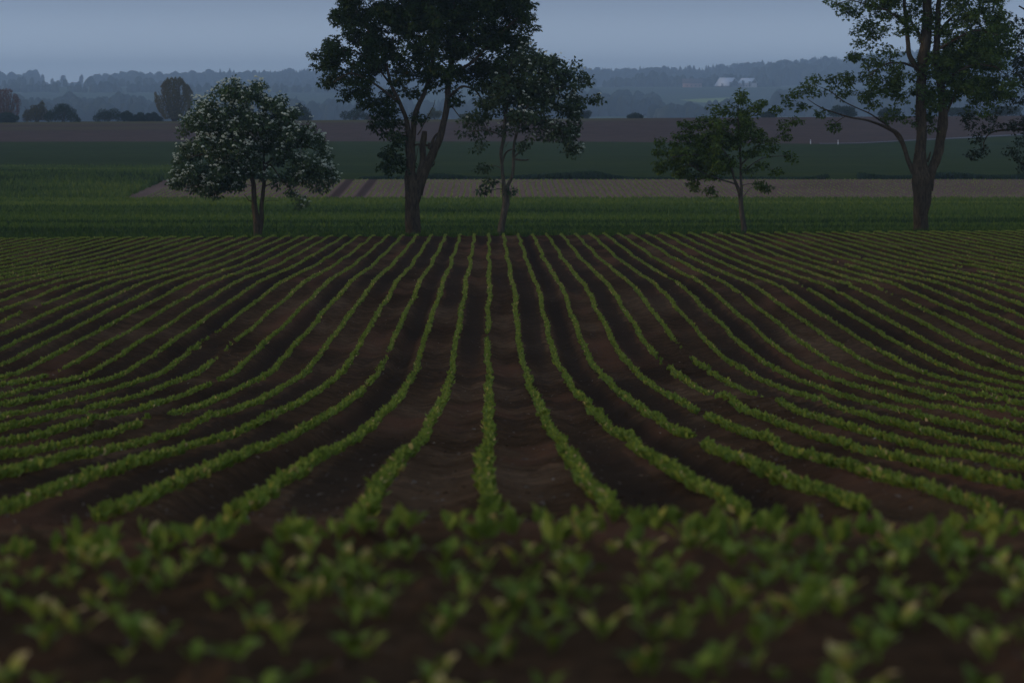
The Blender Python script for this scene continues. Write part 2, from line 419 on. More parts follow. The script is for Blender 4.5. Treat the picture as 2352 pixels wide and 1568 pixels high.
def scatter_plants(sel, nl, tmpl, Lm, wk):
    x = np.repeat(PX[sel], nl); y = np.repeat(PY[sel], nl); z = np.repeat(PZ[sel], nl); s = np.repeat(PS[sel], nl); n = len(x)
    az = rng.uniform(0, 2*math.pi, n); el = R(1)*rng.uniform(36, 86, n)
    D = np.stack([np.cos(az)*np.cos(el), np.sin(az)*np.cos(el), np.sin(el)], 1)
    B = np.stack([x, y, z], 1) + D*rng.uniform(0, .022, n)[:, None] + rng.normal(0, .006, (n, 3))
    L = Lm*s*rng.uniform(.7, 1.2, n)
    rows.add(*leaves(B, D, L, L*rng.uniform(.45, .62, n)*wk, tonemap(x, y, n), tmpl))
scatter_plants(PY < 34, 13, LEAF6, .045, 1.15)
scatter_plants((PY >= 34) & (PY < 75), 9, LEAF4, .046, 1.2)
scatter_plants(PY >= 75, 7, LEAF4, .045, 1.3)
# the same crop on the bare strip 300 m away
ys_ = []; xs_ = []
for n in range(-54, 150):
    yy = np.arange(292, 340.5, .45) + rng.uniform(0, .8)
    keep = rng.random(len(yy)) < (.95 if n < 30 else .5)
    ys_.append(yy[keep]); xs_.append(n*ROW + 0*yy[keep] + .05*rng.normal(0, 1, keep.sum()) + .7*sstep(330, 341, yy[keep])*(n < 10))
xs_ = np.concatenate(xs_); ys_ = np.concatenate(ys_)
ok = np.abs(xs_-8) < 52; ok &= ~((np.abs(xs_+12.25) < .42) | (np.abs(xs_+10.25) < .42)) & (xs_ > -28); xs_ = xs_[ok]; ys_ = ys_[ok]
n = len(xs_)
for k in range(2):
    az = rng.uniform(0, 6.28, n); el = rng.uniform(.3, 1.2, n)
    D = np.stack([np.cos(az)*np.cos(el), np.sin(az)*np.cos(el), np.sin(el)], 1)
    B = np.stack([xs_, ys_+rng.uniform(-.3, .3, n), gz(xs_, ys_)], 1)
    rows.add(*leaves(B, D, np.full(n, .115), np.full(n, .075), rng.uniform(.5, .86, n)))

# foreground seedlings, one object each
def seedling_mesh(k, yellow):
    r = np.random.default_rng(100+k)
    s = Soup(); nl = int(r.integers(4, 7))
    ts = np.array([0,.16,.30,.44,.58,.72,.86,1.0]); hw = np.array([.05,.06,.09,.34,.50,.47,.28,.02])
    a0 = r.uniform(0, 6.28)
    for i in range(nl):
        az = a0 + i*2.4 + r.normal(0, .25); e0 = R(r.uniform(50, 82)); e1 = R(r.uniform(-5, 50)); L = r.uniform(.042, .078)
        wd = L*r.uniform(.26, .42); e = e0+(e1-e0)*ts**1.3
        px = np.concatenate([[0], np.cumsum(np.cos((e[1:]+e[:-1])/2)*np.diff(ts))])*L
        pz = np.concatenate([[0], np.cumsum(np.sin((e[1:]+e[:-1])/2)*np.diff(ts))])*L
        d = np.array([math.cos(az), math.sin(az), 0]); q = np.array([-d[1], d[0], 0])
        V = []
        for j in range(len(ts)):
            c = d*px[j] + np.array([0, 0, pz[j]]); nrm = -math.sin(e[j])*d + np.array([0, 0, math.cos(e[j])])
            w2 = hw[j]*wd; wav = .12*wd*math.sin(j*1.7+i)*hw[j]*2
            V += [c - q*w2 + nrm*(.35*w2+wav), c, c + q*w2 + nrm*(.35*w2-wav)]
        Q = []
        for j in range(len(ts)-1): Q += [(3*j, 3*j+1, 3*j+4, 3*j+3), (3*j+1, 3*j+2, 3*j+5, 3*j+4)]
        base = r.uniform(.05, .74); t = np.full(len(V), base)  # tone range lower than in the rows: foreground shade put into leaf colour
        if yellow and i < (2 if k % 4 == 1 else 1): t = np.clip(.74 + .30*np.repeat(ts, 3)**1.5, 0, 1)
        s.add(np.array(V), np.array(Q), t)
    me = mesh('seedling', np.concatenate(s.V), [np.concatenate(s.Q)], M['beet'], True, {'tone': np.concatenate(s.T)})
    return me
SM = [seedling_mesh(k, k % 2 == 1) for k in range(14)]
cnt = 0; yv = 5.55
spots = []
while yv < 12.1:
    half = .137*yv + .12; x = -half + rng.uniform(0, .1)
    while x < half:
        dens = (.62 + (.15 if yv < 8.5 else 0) + .90*(float(vnoise(x*1.5+3, yv*.9, 91))-.25) + .25*(x > -.2))*(1.0 if yv < 8.6 else .62 if yv < 9.6 else .30 if yv < 10.8 else .10)
        if rng.random() < dens: spots.append((x + rng.normal(0, .05), yv + rng.normal(0, .10)))
        x += rng.uniform(.055, .12)
    yv += .26
spots.sort(key=lambda p: p[1]); more = np.array(spots[300:]); spots = spots[:300]
PX = more[:, 0]; PY = more[:, 1]; PZ = gz(PX, PY) + field_dz(PX, PY); PS = np.full(len(PX), 1.1)
scatter_plants(PY > 0, 5, LEAF6, .052, 1.0)
tag(rows.obj('crop_rows', M['beet']), 'long rows of green beet seedlings curving over the dark field to the trees', 'crop', kind='stuff')
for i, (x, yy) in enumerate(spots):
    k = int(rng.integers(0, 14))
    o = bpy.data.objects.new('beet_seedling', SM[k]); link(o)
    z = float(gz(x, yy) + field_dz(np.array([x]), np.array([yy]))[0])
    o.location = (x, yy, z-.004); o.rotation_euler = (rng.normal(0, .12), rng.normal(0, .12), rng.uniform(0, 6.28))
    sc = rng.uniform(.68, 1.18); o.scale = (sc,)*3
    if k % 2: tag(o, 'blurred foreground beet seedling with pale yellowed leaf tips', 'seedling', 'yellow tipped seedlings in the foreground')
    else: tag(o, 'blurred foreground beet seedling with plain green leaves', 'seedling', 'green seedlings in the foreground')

# bits of straw and small pale stones lying on the soil
n = 5200
yy = 15 + 102*rng.random(n)**1.6; xx = rng.uniform(-1, 1, n)*(.145*yy+1)
az = rng.uniform(0, 6.28, n); D = unit(np.stack([np.cos(az), np.sin(az), rng.uniform(0, .35, n)], 1))
st = Soup(); L_ = rng.uniform(.012, .05, n)
st.add(*leaves(np.stack([xx, yy, gz(xx, yy)+field_dz(xx, yy)+.008], 1), D, L_, np.minimum(L_*.4, .009)+.003, rng.random(n)))
tag(st.obj('straw', leaf_mat('straw', [(0,(.10,.070,.045)),(.85,(.17,.125,.085)),(1,(.34,.29,.22))], 0, .9)), 'scattered bits of straw and pale stones on the dark soil', 'straw', kind='stuff')

# wheat blades, and the ragged verges
def blades(name, xs, ys, h, wd, mat, z0=0., lean=.35, label=None, cat=None, tone=None):
    n = len(xs); az = rng.uniform(0, 6.28, n); l = rng.uniform(0, lean, n)
    D = unit(np.stack([np.cos(az)*l, np.sin(az)*l, np.ones(n)], 1))
    B = np.stack([xs, ys, gz(xs, ys) + z0], 1)
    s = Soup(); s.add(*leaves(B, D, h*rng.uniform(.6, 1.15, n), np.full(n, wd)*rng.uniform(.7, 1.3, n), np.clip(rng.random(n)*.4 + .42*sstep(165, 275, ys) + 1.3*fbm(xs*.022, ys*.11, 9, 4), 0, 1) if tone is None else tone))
    return tag(s.obj(name, mat), label, cat, kind='stuff')
n = 150000
yy = 147 + (rng.random(n)**1.25)*143; xx = rng.uniform(-1, 1, n)*(.15*yy+3)
keep = rng.random(n) < .8+.8*fbm(xx*.05, yy*.3, 31, 3)
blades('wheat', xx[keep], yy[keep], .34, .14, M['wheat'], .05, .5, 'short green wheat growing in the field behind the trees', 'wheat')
# taller crop on the left, cut off by a slanting edge at the bare strip
n = 60000
yy = rng.uniform(289, 436, n); xx = rng.uniform(-75, -24, n)
edge = -28.4 - .078*np.maximum(yy-341, 0)
k = (xx < edge) 
blades('tall_barley', xx[k], yy[k], .70, .26, M['wheat'], -.05, .4, 'taller yellow green crop left of the bare strip, ending in a slanting edge', 'barley', tone=np.clip(rng.uniform(.25, .75, k.sum()) + 1.4*fbm(xx[k]*.07, yy[k]*.06, 8, 3), 0, 1))
# grass verges: behind the bare strip, and where the crop ends under the trees
n = 26000
xx = rng.uniform(-62, 72, n); yy = 342.5 + np.abs(rng.normal(0, 1.8, n))
keep = (vnoise(xx*.16, 0*xx, 44) > .12) & (xx > -28)
h = (.15 + .55*vnoise(xx*.22, 0*xx+2, 47)**2)
blades('verge_grass', xx[keep], yy[keep], h[keep], .35, M['tuft'], 0, .4, 'dark ragged grass verge behind the bare strip', 'grass')
n = 30000
xx = rng.uniform(-24, 24, n); yy = 135.6 + rng.random(n)*5
for bu_ in (592, 948, 1153, 1708, 2112):
    bx_ = P(bu_, 540, 136.6)[0]; k_ = rng.integers(0, n, 500); xx[k_] = bx_ + rng.normal(0, .45, 500); yy[k_] = 136.2 + rng.normal(0, .35, 500)
blades('bank_grass', xx, yy, .26, .03, M['wheat'], 0, .5, 'grass on the bank where the trees stand behind the crop rows', 'grass')

# ------------------------------------------------------------------ trees
def tube(path, rad, sides, rough=0.0, cap=True, seed=0):
    path = np.asarray(path, float); rad = np.asarray(rad, float); n = len(path)
    T = np.gradient(path, axis=0); T = unit(T)
    ref = np.array([0.0, 1.0, 0.0]) if abs(T[0][1]) < .9 else np.array([1.0, 0, 0])
    V = np.zeros((n, sides, 3)); a = np.linspace(0, 2*math.pi, sides, endpoint=False)
    for i in range(n):
        s = np.cross(T[i], ref); s /= np.linalg.norm(s)+1e-9; q = np.cross(T[i], s); ref = -np.cross(T[i], s)*1.0 if False else ref
        r = rad[i]*(1 + (rough*(vnoise(np.cos(a)*1.6+5+seed, np.sin(a)*1.6+path[i, 2]*2.2+9, seed)-.5)*2 if rough else 0))
        V[i] = path[i] + s*(np.cos(a)*r)[:, None] + q*(np.sin(a)*r)[:, None]
    V = V.reshape(-1, 3)
    i = np.arange(n-1)[:, None]*sides; j = np.arange(sides)[None]; j2 = (j+1) % sides
    Q = np.stack([(i+j).ravel(), (i+j2).ravel(), (i+j2+sides).ravel(), (i+j+sides).ravel()], 1)
    if cap:
        V = np.concatenate([V, path[-1:]+T[-1:]*rad[-1]*.2]); c = len(V)-1; b = (n-1)*sides
        C = np.stack([np.arange(sides)+b, (np.arange(sides)+1) % sides+b, np.full(sides, c), np.full(sides, c)], 1)
        return V, Q, C[:, :3]
    return V, Q, None
def resample(pts, rad, step):
    pts = np.asarray(pts, float); rad = np.asarray(rad, float)
    d = np.concatenate([[0], np.cumsum(np.linalg.norm(np.diff(pts, axis=0), axis=1))])
    n = max(3, int(d[-1]/step)+1); t = np.linspace(0, d[-1], n)
    f = [pchip(d, pts[:, k]) for k in range(3)] if len(d) > 2 else [lambda x, k=k: np.interp(x, d, pts[:, k]) for k in range(3)]
    return np.stack([g(t) for g in f], 1), np.interp(t, d, rad)
def add_tube(s, path, rad, sides, rough=0., seed=0):
    V, Q, C = tube(path, rad, sides, rough, True, seed)
    n0 = s.n; s.V.append(V); s.Q.append(Q+n0); s.Q.append(C+n0); s.T.append(np.zeros(len(V))); s.n += len(V)

def grow_tree(name, label, cat, base_uv, Y, conv, trunk, limbs, lobes, mat, leaf, bark='bark', dens=1.0, leaf_len=.11, leaflets=3,
              clump_r=.33, per=34, depth=.8, droop=.5, blossom=None, dead=(), gap=0.0, seed=1, ndepth=None, wk=.5, group=None):
    """conv maps traced picture coordinates to (u, v); lobes are the foliage masses seen in the crown"""
    r = np.random.default_rng(seed)
    def L(p, dy=0.0):
        u, v = conv(p[0], p[1]); return P(u, v, Y+dy)
    u0, v0 = base_uv; bx = P(u0, v0, Y); bz = float(gz(bx[0], Y)); base = np.array([bx[0], Y, bz-.05])
    root = empty(name, base); tag(root, label, cat, group)
    mpp = Y/F
    sc = abs(conv(1, 0)[0]-conv(0, 0)[0])*mpp
    nodes = []; nrad = []
    def poly(pl, nm, sides, first=False):
        pts = np.array([L(p, p[3] if len(p) > 3 else 0.) for p in pl]) - base
        rad = np.array([p[2]*sc/2 for p in pl])
        if first:
            pts = np.concatenate([[[pts[0][0], pts[0][1], -.15]], pts]); rad = np.concatenate([[rad[0]*1.25], rad])
            o_ = np.argsort(pts[:, 2]); pts = pts[o_]; rad = rad[o_]
        p, q = resample(pts, rad, .09)
        wig = np.minimum(q*.35, .03)[:, None]
        p = p + wig*np.stack([vnoise(p[:, 2]*2.3, 0*q+seed, 3)-.5, vnoise(p[:, 2]*2.1, 0*q+seed, 8)-.5, 0*q], 1)*2
        s = Soup(); add_tube(s, p, q, sides, .22, seed+len(nodes)); s.obj(nm, M[bark], root, True)
        nodes.append(p); nrad.append(q)
    poly(trunk, 'trunk', 18, True)
    for lm in limbs: poly(lm, 'limb', 12)
    tw = Soup()
    for d_ in dead:
        pts = np.array([L(p, p[3] if len(p) > 3 else 0.) for p in d_]) - base
        p, q = resample(pts, [max(p[2]*sc/2, .006) for p in d_], .12)
        ds = Soup(); add_tube(ds, p + r.normal(0, .008, p.shape), q, 6); ds.obj('dead_branch', M[bark], root)
    N = np.concatenate(nodes); NR = np.concatenate(nrad)
    up = N[:, 2] > N[:, 2].max()*.18; N = N[up]; NR = NR[up]
    # clump centres inside the lobes
    lc = np.array([[*conv(l[0], l[1])] for l in lobes]); k = abs(conv(1, 0)[0]-conv(0, 0)[0])
    lr = np.array([[l[2]*k, l[3]*k] for l in lobes])
    xc = np.average(lc[:, 0], weights=lr[:, 0]*lr[:, 1]); xr = max(np.abs(lc[:, 0]-xc).max()*1.05, 10)
    C = []
    for i, l in enumerate(lobes):
        dn = l[4] if len(l) > 4 else 1.0
        area = math.pi*lr[i, 0]*lr[i, 1]*mpp*mpp
        half = depth*mpp*math.sqrt(max(xr*xr-(lc[i, 0]-xc)**2, (.25*xr)**2)) if ndepth is None else ndepth
        half = min(half, max(1.1*lr[i, 0]*mpp*2.4, .35))
        n = max(2, int(dens*dn*area*(1+half*.9)/(clump_r**2)*.55))
        a = r.uniform(0, 6.283, n); q = np.sqrt(r.random(n))
        uu = lc[i, 0]+np.cos(a)*q*lr[i, 0]*.92; vv = lc[i, 1]+np.sin(a)*q*lr[i, 1]*.92
        dy = r.uniform(-1, 1, n)*half*np.sqrt(np.maximum(1-q*q*.8, .1))
        C.append(np.array([P(a_, b_, Y+c_) for a_, b_, c_ in zip(uu, vv, dy)]) - base)
    C = np.concatenate(C)
    if gap > 0: C = C[vnoise(C[:, 0]*.9+seed, C[:, 2]*.9+C[:, 1]*.3, 5) > gap]
    # join every clump to the nearest wood already there
    d0 = np.array([np.min(np.linalg.norm(N-c, axis=1)) for c in C]); order = np.argsort(d0)
    NN = np.zeros((len(N)+len(C)*6, 3)); NN[:len(N)] = N; RR = np.zeros(len(NN)); RR[:len(N)] = NR; m = len(N)
    for ci in order:
        c = C[ci]; dd = np.linalg.norm(NN[:m]-c, axis=1) + np.maximum(NN[:m, 2]-c[2], 0)*.5
        j = int(np.argmin(dd)); a = NN[j]; ln = np.linalg.norm(c-a)
        if ln < .05: continue
        t = np.linspace(0, 1, 6)[:, None]
        mid = (a+c)/2 + np.array([0, 0, .12*ln]) + r.normal(0, .07*ln, 3)
        p = (1-t)**2*a + 2*t*(1-t)*mid + t*t*c
        r0 = min(RR[j]*.75, .007+.013*ln); rr = np.linspace(r0, max(.0035, r0*.45), 6)
        add_tube(tw, p, rr, 4 if r0 < .02 else 6)
        NN[m:m+5] = p[1:]; RR[m:m+5] = np.maximum(rr[1:], .006); m += 5
    tw.obj('branchwork', M[bark], root)
    # leaves round every clump
    n = int(per)
    nn = np.maximum(3, r.poisson(n, len(C)))
    cen = np.repeat(C, nn, 0); tot = len(cen)
    ctone = np.repeat(r.uniform(-.14, .14, len(C)) + .25*(vnoise(C[:, 0]*.5, C[:, 2]*.5+C[:, 1]*.5, seed)-.5), nn)
    off = r.normal(0, 1, (tot, 3)); off = unit(off)*(r.random(tot)**.45)[:, None]*clump_r*np.array([1, 1, .62])
    B = cen + off
    D = unit(unit(off)*.7 + r.normal(0, .45, (tot, 3)) + np.array([0, 0, -droop]))
    Lg = leaf_len*r.uniform(.65, 1.25, tot)
    tone = np.clip(r.uniform(.05, .85, tot)+ctone, 0, .97)
    cr = Soup()
    if leaflets == 1:
        cr.add(*leaves(B, D, Lg, Lg*wk*1.35, tone, LEAF4))
    else:
        S, _ = frames(D)
        for g, ang in enumerate(np.linspace(-1.0, 1.0, leaflets)):
            Dg = unit(D*math.cos(ang) + S*math.sin(ang) + np.array([0, 0, -.15*abs(ang)]))
            cr.add(*leaves(B, Dg, Lg*(1-.22*abs(ang)), Lg*wk, tone, LEAF4))
    cr.obj('crown', mat, root)
    if blossom:
        nb, bs, side = blossom
        pick = r.choice(len(C), nb, replace=True, p=(lambda w_: w_/w_.sum())(side(C+base)))
        o_ = unit(C[pick]-np.array([C[:, 0].mean(), C[:, 1].mean(), C[:, 2].min()]) + np.array([0, -.8, 0]))*clump_r*.6 + r.normal(0, .09, (nb, 3))
        bc = C[pick]+o_
        bl = Soup(); q = 12
        o2 = unit(r.normal(0, 1, (nb*q, 3)))*1.0; o2[:, 2] = np.abs(o2[:, 2])*1.1-.25
        size = np.repeat(r.uniform(.6, 1.25, nb), q)[:, None]
        Bb = np.repeat(bc, q, 0) + o2*bs*size*.7
        Db = unit(np.cross(o2, r.normal(0, 1, o2.shape)))
        bl.add(*leaves(Bb - Db*bs*.35, Db, (bs*.8*size)[:, 0], (bs*.8*size)[:, 0], np.clip(np.repeat(r.random(nb), q)*.8, 0, 1), LEAF4))
        bl.obj('blossom', M['petal'], root)
    print(name, 'clumps', len(C), 'leaves', tot*leaflets)
    return root

idc = lambda a, b: (a, b)
z3 = lambda a, b: (689.05+a*.35158, b*.35158)
z2 = lambda a, b: (344.53+a*.29297, 114.84+b*.29297)
z4 = lambda a, b: (1263.3+a*.29297, 114.84+b*.29297)
z5 = lambda a, b: (1777.8+a*.35158, b*.35158)

# 1 blossoming tree on the left
grow_tree('blossoming_tree', 'low dome-shaped tree covered in white blossom clusters, forked slim trunk', 'tree', (592, 545), 136.6, z2,
  [(846,1470,66),(842,1420,60),(835,1370,52),(826,1250,46),(815,1100,42),(795,1000,36),(768,850,28,.1),(745,700,20,.2),(715,560,13,.2)],
  [[(853,1440,46),(866,1380,38),(876,1250,34),(888,1100,31),(890,1000,31),(893,940,30),(905,900,24,-.1),(950,860,18,-.3),(1040,760,14,-.4)],
   [(895,930,20),(940,900,15),(990,960,11,-.2),(1040,1030,9,-.3),(1100,1090,7,-.4),(1150,1150,6,-.4)],
   [(795,1000,20),(700,900,15,-.3),(580,850,12,-.5),(430,820,9,-.6),(300,840,7,-.5)],
   [(768,850,18),(690,740,14,.4),(560,650,11,.5),(430,600,8,.5)],
   [(893,930,18),(890,800,16,.4),(910,650,13,.4),(960,520,9,.4)],
   [(950,860,13,-.3),(1080,780,11,-.2),(1220,760,8,0),(1330,800,6,.1)]],
  [(650,270,55,60),(570,340,100,60),(430,440,95,70),(850,330,90,70),(720,380,110,70),(640,470,150,60,.5),(960,420,110,80),(300,560,85,50),(250,630,42,35),(450,560,140,90,.9),
   (650,570,150,90,.9),(870,560,150,100),(1080,520,100,70),(1240,660,100,65),(1345,740,45,60),(1120,680,130,90),(950,720,120,80),
   (700,740,150,90),(500,740,150,90),(320,790,90,65),(235,900,75,70),(205,1020,50,55),(350,960,110,80),(370,1070,55,55),(540,980,120,90),
   (520,1110,40,45,.7),(680,1000,90,80,.9),(810,900,80,80,.8),(1050,850,90,60,.6),(1200,880,110,80),(1350,900,85,80),(1385,1000,55,60),(1280,1020,70,60,.8),
   (1180,1180,45,55),(1130,1110,35,40,.8),(1320,1080,40,30),(700,1110,60,40,.5),(990,1030,40,30,.3),(440,1090,80,40,.8),(480,1040,80,60),(620,1070,90,50,.9),(1150,990,100,70,.9),(1260,940,90,70),(900,1000,60,50,.5),(250,1000,60,60),(760,930,90,60,.9),(1000,780,110,80),(580,850,140,90)],
  M['blossomleaf'], 'simple', dens=2.3, leaf_len=.115, leaflets=1, clump_r=.27, per=50, depth=.8, droop=.5,
  blossom=(2100, .060, lambda c: np.where(c[:, 1] < 137.2, 1.6, .7)*np.where(c[:, 2] > 7, 1.0, .8)),
  dead=[[(800,1190,10),(770,1175,8),(750,1145,7),(742,1135,5)],[(900,1190,6),(935,1178,4),(1010,1181,2)],[(893,1075,8),(970,1038,5),(1040,1030,4)]], seed=11, wk=.5)

# 2 the tall many-stemmed tree
grow_tree('tall_forked_tree', 'tallest dark leafy tree left of centre, thick trunk with a sawn-off limb', 'tree', (948, 545), 137.2, z3,
  [(738,1548,106),(737,1500,96),(735,1400,90),(735,1330,100),(740,1280,102),(742,1235,96),(732,1180,70),(722,1120,52)],
  [[(712,1300,60),(710,1150,50),(712,1020,52),(712,940,42),(700,800,30,-.1),(655,680,24,-.2),(600,560,20,-.3),(560,420,16,-.4),(500,300,13,-.4),(430,180,10,-.4),(360,60,8,-.4)],
   [(725,1200,40),(733,1000,40),(740,900,38),(750,780,36),(778,680,33,.1),(812,610,30,.2),(850,500,26,.3),(870,350,22,.3),(890,200,18,.3),(900,50,14,.3),(900,-150,10,.3)],
   [(762,1240,50),(785,1120,46),(800,1050,42),(806,950,40),(812,890,36),(815,858,32)],
   [(765,1270,74),(790,1170,66),(830,1070,64),(870,1000,58),(905,930,50),(935,820,42),(958,700,40),(968,600,38),(978,480,36,.1),(990,350,32,.2),(1005,200,27,.2),(1010,50,22,.2),(1000,-200,15,.2)],
   [(842,975,22),(860,950,20),(870,915,18),(890,880,14),(905,868,12)],
   [(850,935,18),(835,950,18),(812,946,16),(770,944,13),(730,960,10),(695,990,6)],
   [(655,680,20),(560,600,16,-.6),(440,520,13,-.9),(330,480,10,-1.0),(220,540,7,-1)],
   [(600,560,14),(480,420,11,-.5),(330,330,9,-.7),(200,340,7,-.8)],
   [(968,640,20),(1010,600,18,-.2),(1070,565,16,-.3),(1130,580,13,-.4),(1190,650,10,-.4)],
   [(985,480,24),(1090,430,20,-.3),(1200,330,16,-.5),(1330,200,12,-.6),(1440,100,8,-.7)],
   [(1000,300,20),(1120,240,17,.5),(1280,330,12,.8),(1400,300,9,.9)]],
  [(330,60,110,100),(240,110,50,60,.9),(150,370,65,85),(240,320,100,80),(220,430,80,60,.8),(230,530,75,60),(310,600,50,40,.8),(390,560,90,70),(430,640,70,70),(500,700,60,60),
   (560,780,75,75,.9),(620,870,60,80,.8),(600,930,50,60,.6),(600,1050,85,70,.8),(680,1080,30,50,.5),(560,1020,50,40,.4),(500,800,30,50,.6),
   (400,200,120,110),(520,330,110,110,.9),(420,420,110,90),(560,120,150,120),(720,100,150,130),(880,90,150,130),(1040,80,140,120),(1180,100,130,120),
   (1330,90,120,110),(1440,60,90,90),(1480,150,60,60),(1430,230,60,50),(640,480,80,70,.8),(680,300,120,110,.8),(840,300,130,110,.8),(1000,290,120,110,.8),(1160,290,120,100,.8),
   (1300,260,110,90),(780,450,110,80,.8),(930,440,100,80,.8),(1060,460,90,60,.7),(1180,440,100,70,.8),(620,640,80,70,.6),(720,580,70,60,.55),(880,540,80,50,.5),(1000,560,60,30,.4),
   (1290,430,80,70,.8),(1240,480,90,70,.9),(1330,520,80,60,.8),(1150,520,80,50,.8),(1420,330,80,80,.9),(1030,650,30,35,.4),(780,780,30,30,.3),(1190,560,70,60,.6),(1360,400,60,80,.6),
   (350,-120,170,130),(600,-150,200,150),(900,-170,220,160),(1200,-130,180,130),(1400,-60,120,100),(700,-420,260,170),(1050,-420,240,170),(880,-640,220,120)],
  M['chestnut'], 'palm', dens=1.9, leaf_len=.13, leaflets=3, clump_r=.34, per=46, depth=.7, droop=.75,
  dead=[[(770,880,9),(800,830,7),(820,790,7),(850,740,6),(872,690,4),(880,655,3)],[(985,690,8),(1010,720,7),(1035,760,6),(1045,770,4)],[(988,700,5),(1030,690,4),(1068,672,3)],[(750,1090,5),(765,1000,5),(790,900,4)],
        [(860,1090,12),(876,1075,10),(883,1058,8)]], seed=22, wk=.48)

# 3 slim two-stemmed tree right of it
grow_tree('slim_whitebeam', 'slim two-stemmed tree with pale leaves touching the tall tree on its right', 'tree', (1153, 544), 136.2, z3,
  [(1315,1545,50),(1320,1500,44),(1332,1400,42),(1342,1300,44),(1342,1255,46)],
  [[(1340,1270,34),(1328,1200,26),(1318,1120,23),(1315,1000,23),(1330,900,22),(1340,780,22),(1350,700,19),(1356,560,15,.1),(1380,430,11,.2),(1440,340,7,.2)],
   [(1345,1260,28),(1362,1200,24),(1385,1140,21),(1395,1030,19),(1398,950,18),(1420,850,17),(1450,760,15,-.1),(1500,680,13,-.2),(1600,600,10,-.3),(1720,570,7,-.3)],
   [(1398,1040,12),(1430,1045,11),(1470,1047,9),(1495,1043,7)],
   [(1322,1060,12),(1340,1010,11),(1360,985,11),(1395,975,9)],
   [(1400,1030,11),(1430,1000,9),(1470,985,8),(1476,978,6)],
   [(1330,900,13),(1280,870,10,-.2),(1200,850,8,-.4),(1110,860,5,-.5)],
   [(1450,770,12),(1560,780,10,-.3),(1680,830,8,-.5),(1740,920,6,-.5)],
   [(1355,600,13),(1460,500,11,.3),(1600,470,9,.4),(1760,480,6,.4)]],
  [(1500,350,70,60),(1580,380,90,60),(1700,430,90,50,.9),(1790,430,45,35,.7),(1420,420,80,80,.9),(1520,480,110,90),(1640,520,110,80),(1770,530,80,70),(1850,560,50,50,.8),(1850,490,35,30,.7),(1900,640,45,40,.8),(1935,650,18,22,.6),
   (1250,680,90,60,.7),(1330,620,90,90,.9),(1440,620,100,90),(1560,640,110,90),(1690,660,110,90),(1800,700,70,80),(1780,820,65,80),(1720,900,80,60,.9),(1740,980,60,45,.9),(1820,960,20,30,.5),
   (1200,760,80,45,.8),(1120,790,75,45,.7),(1080,800,45,40,.7),(1190,850,70,40,.6),(1110,890,60,35,.6),(1170,950,40,35,.5),
   (1400,740,100,60,.8),(1520,780,100,70,.9),(1620,840,90,70,.9),(1500,890,50,30,.5),(1450,960,50,30,.4),(1330,880,40,60,.3),(1370,820,50,60,.4),
   (1200,1100,26,22,.12),(1245,1190,22,18,.12),(1205,1245,26,10,.12),(1370,1245,30,8,.08),(1330,560,90,80),(1420,560,90,80),(1250,640,70,50,.9),(1480,400,70,60)],
  M['rowan'], 'simple', bark='palebark', dens=1.5, leaf_len=.13, leaflets=1, clump_r=.27, per=42, depth=.62, droop=.45,
  blossom=(330, .062, lambda c: np.where(c[:, 0] > P(1180,200,136)[0], 1.0, .04)), seed=33, wk=.52,
  dead=[[(1342,1245,8),(1300,1236,6),(1250,1243,4),(1215,1250,3)],[(1312,1100,7),(1270,1080,5),(1200,1082,3)],[(1340,960,4),(1365,925,3)]])

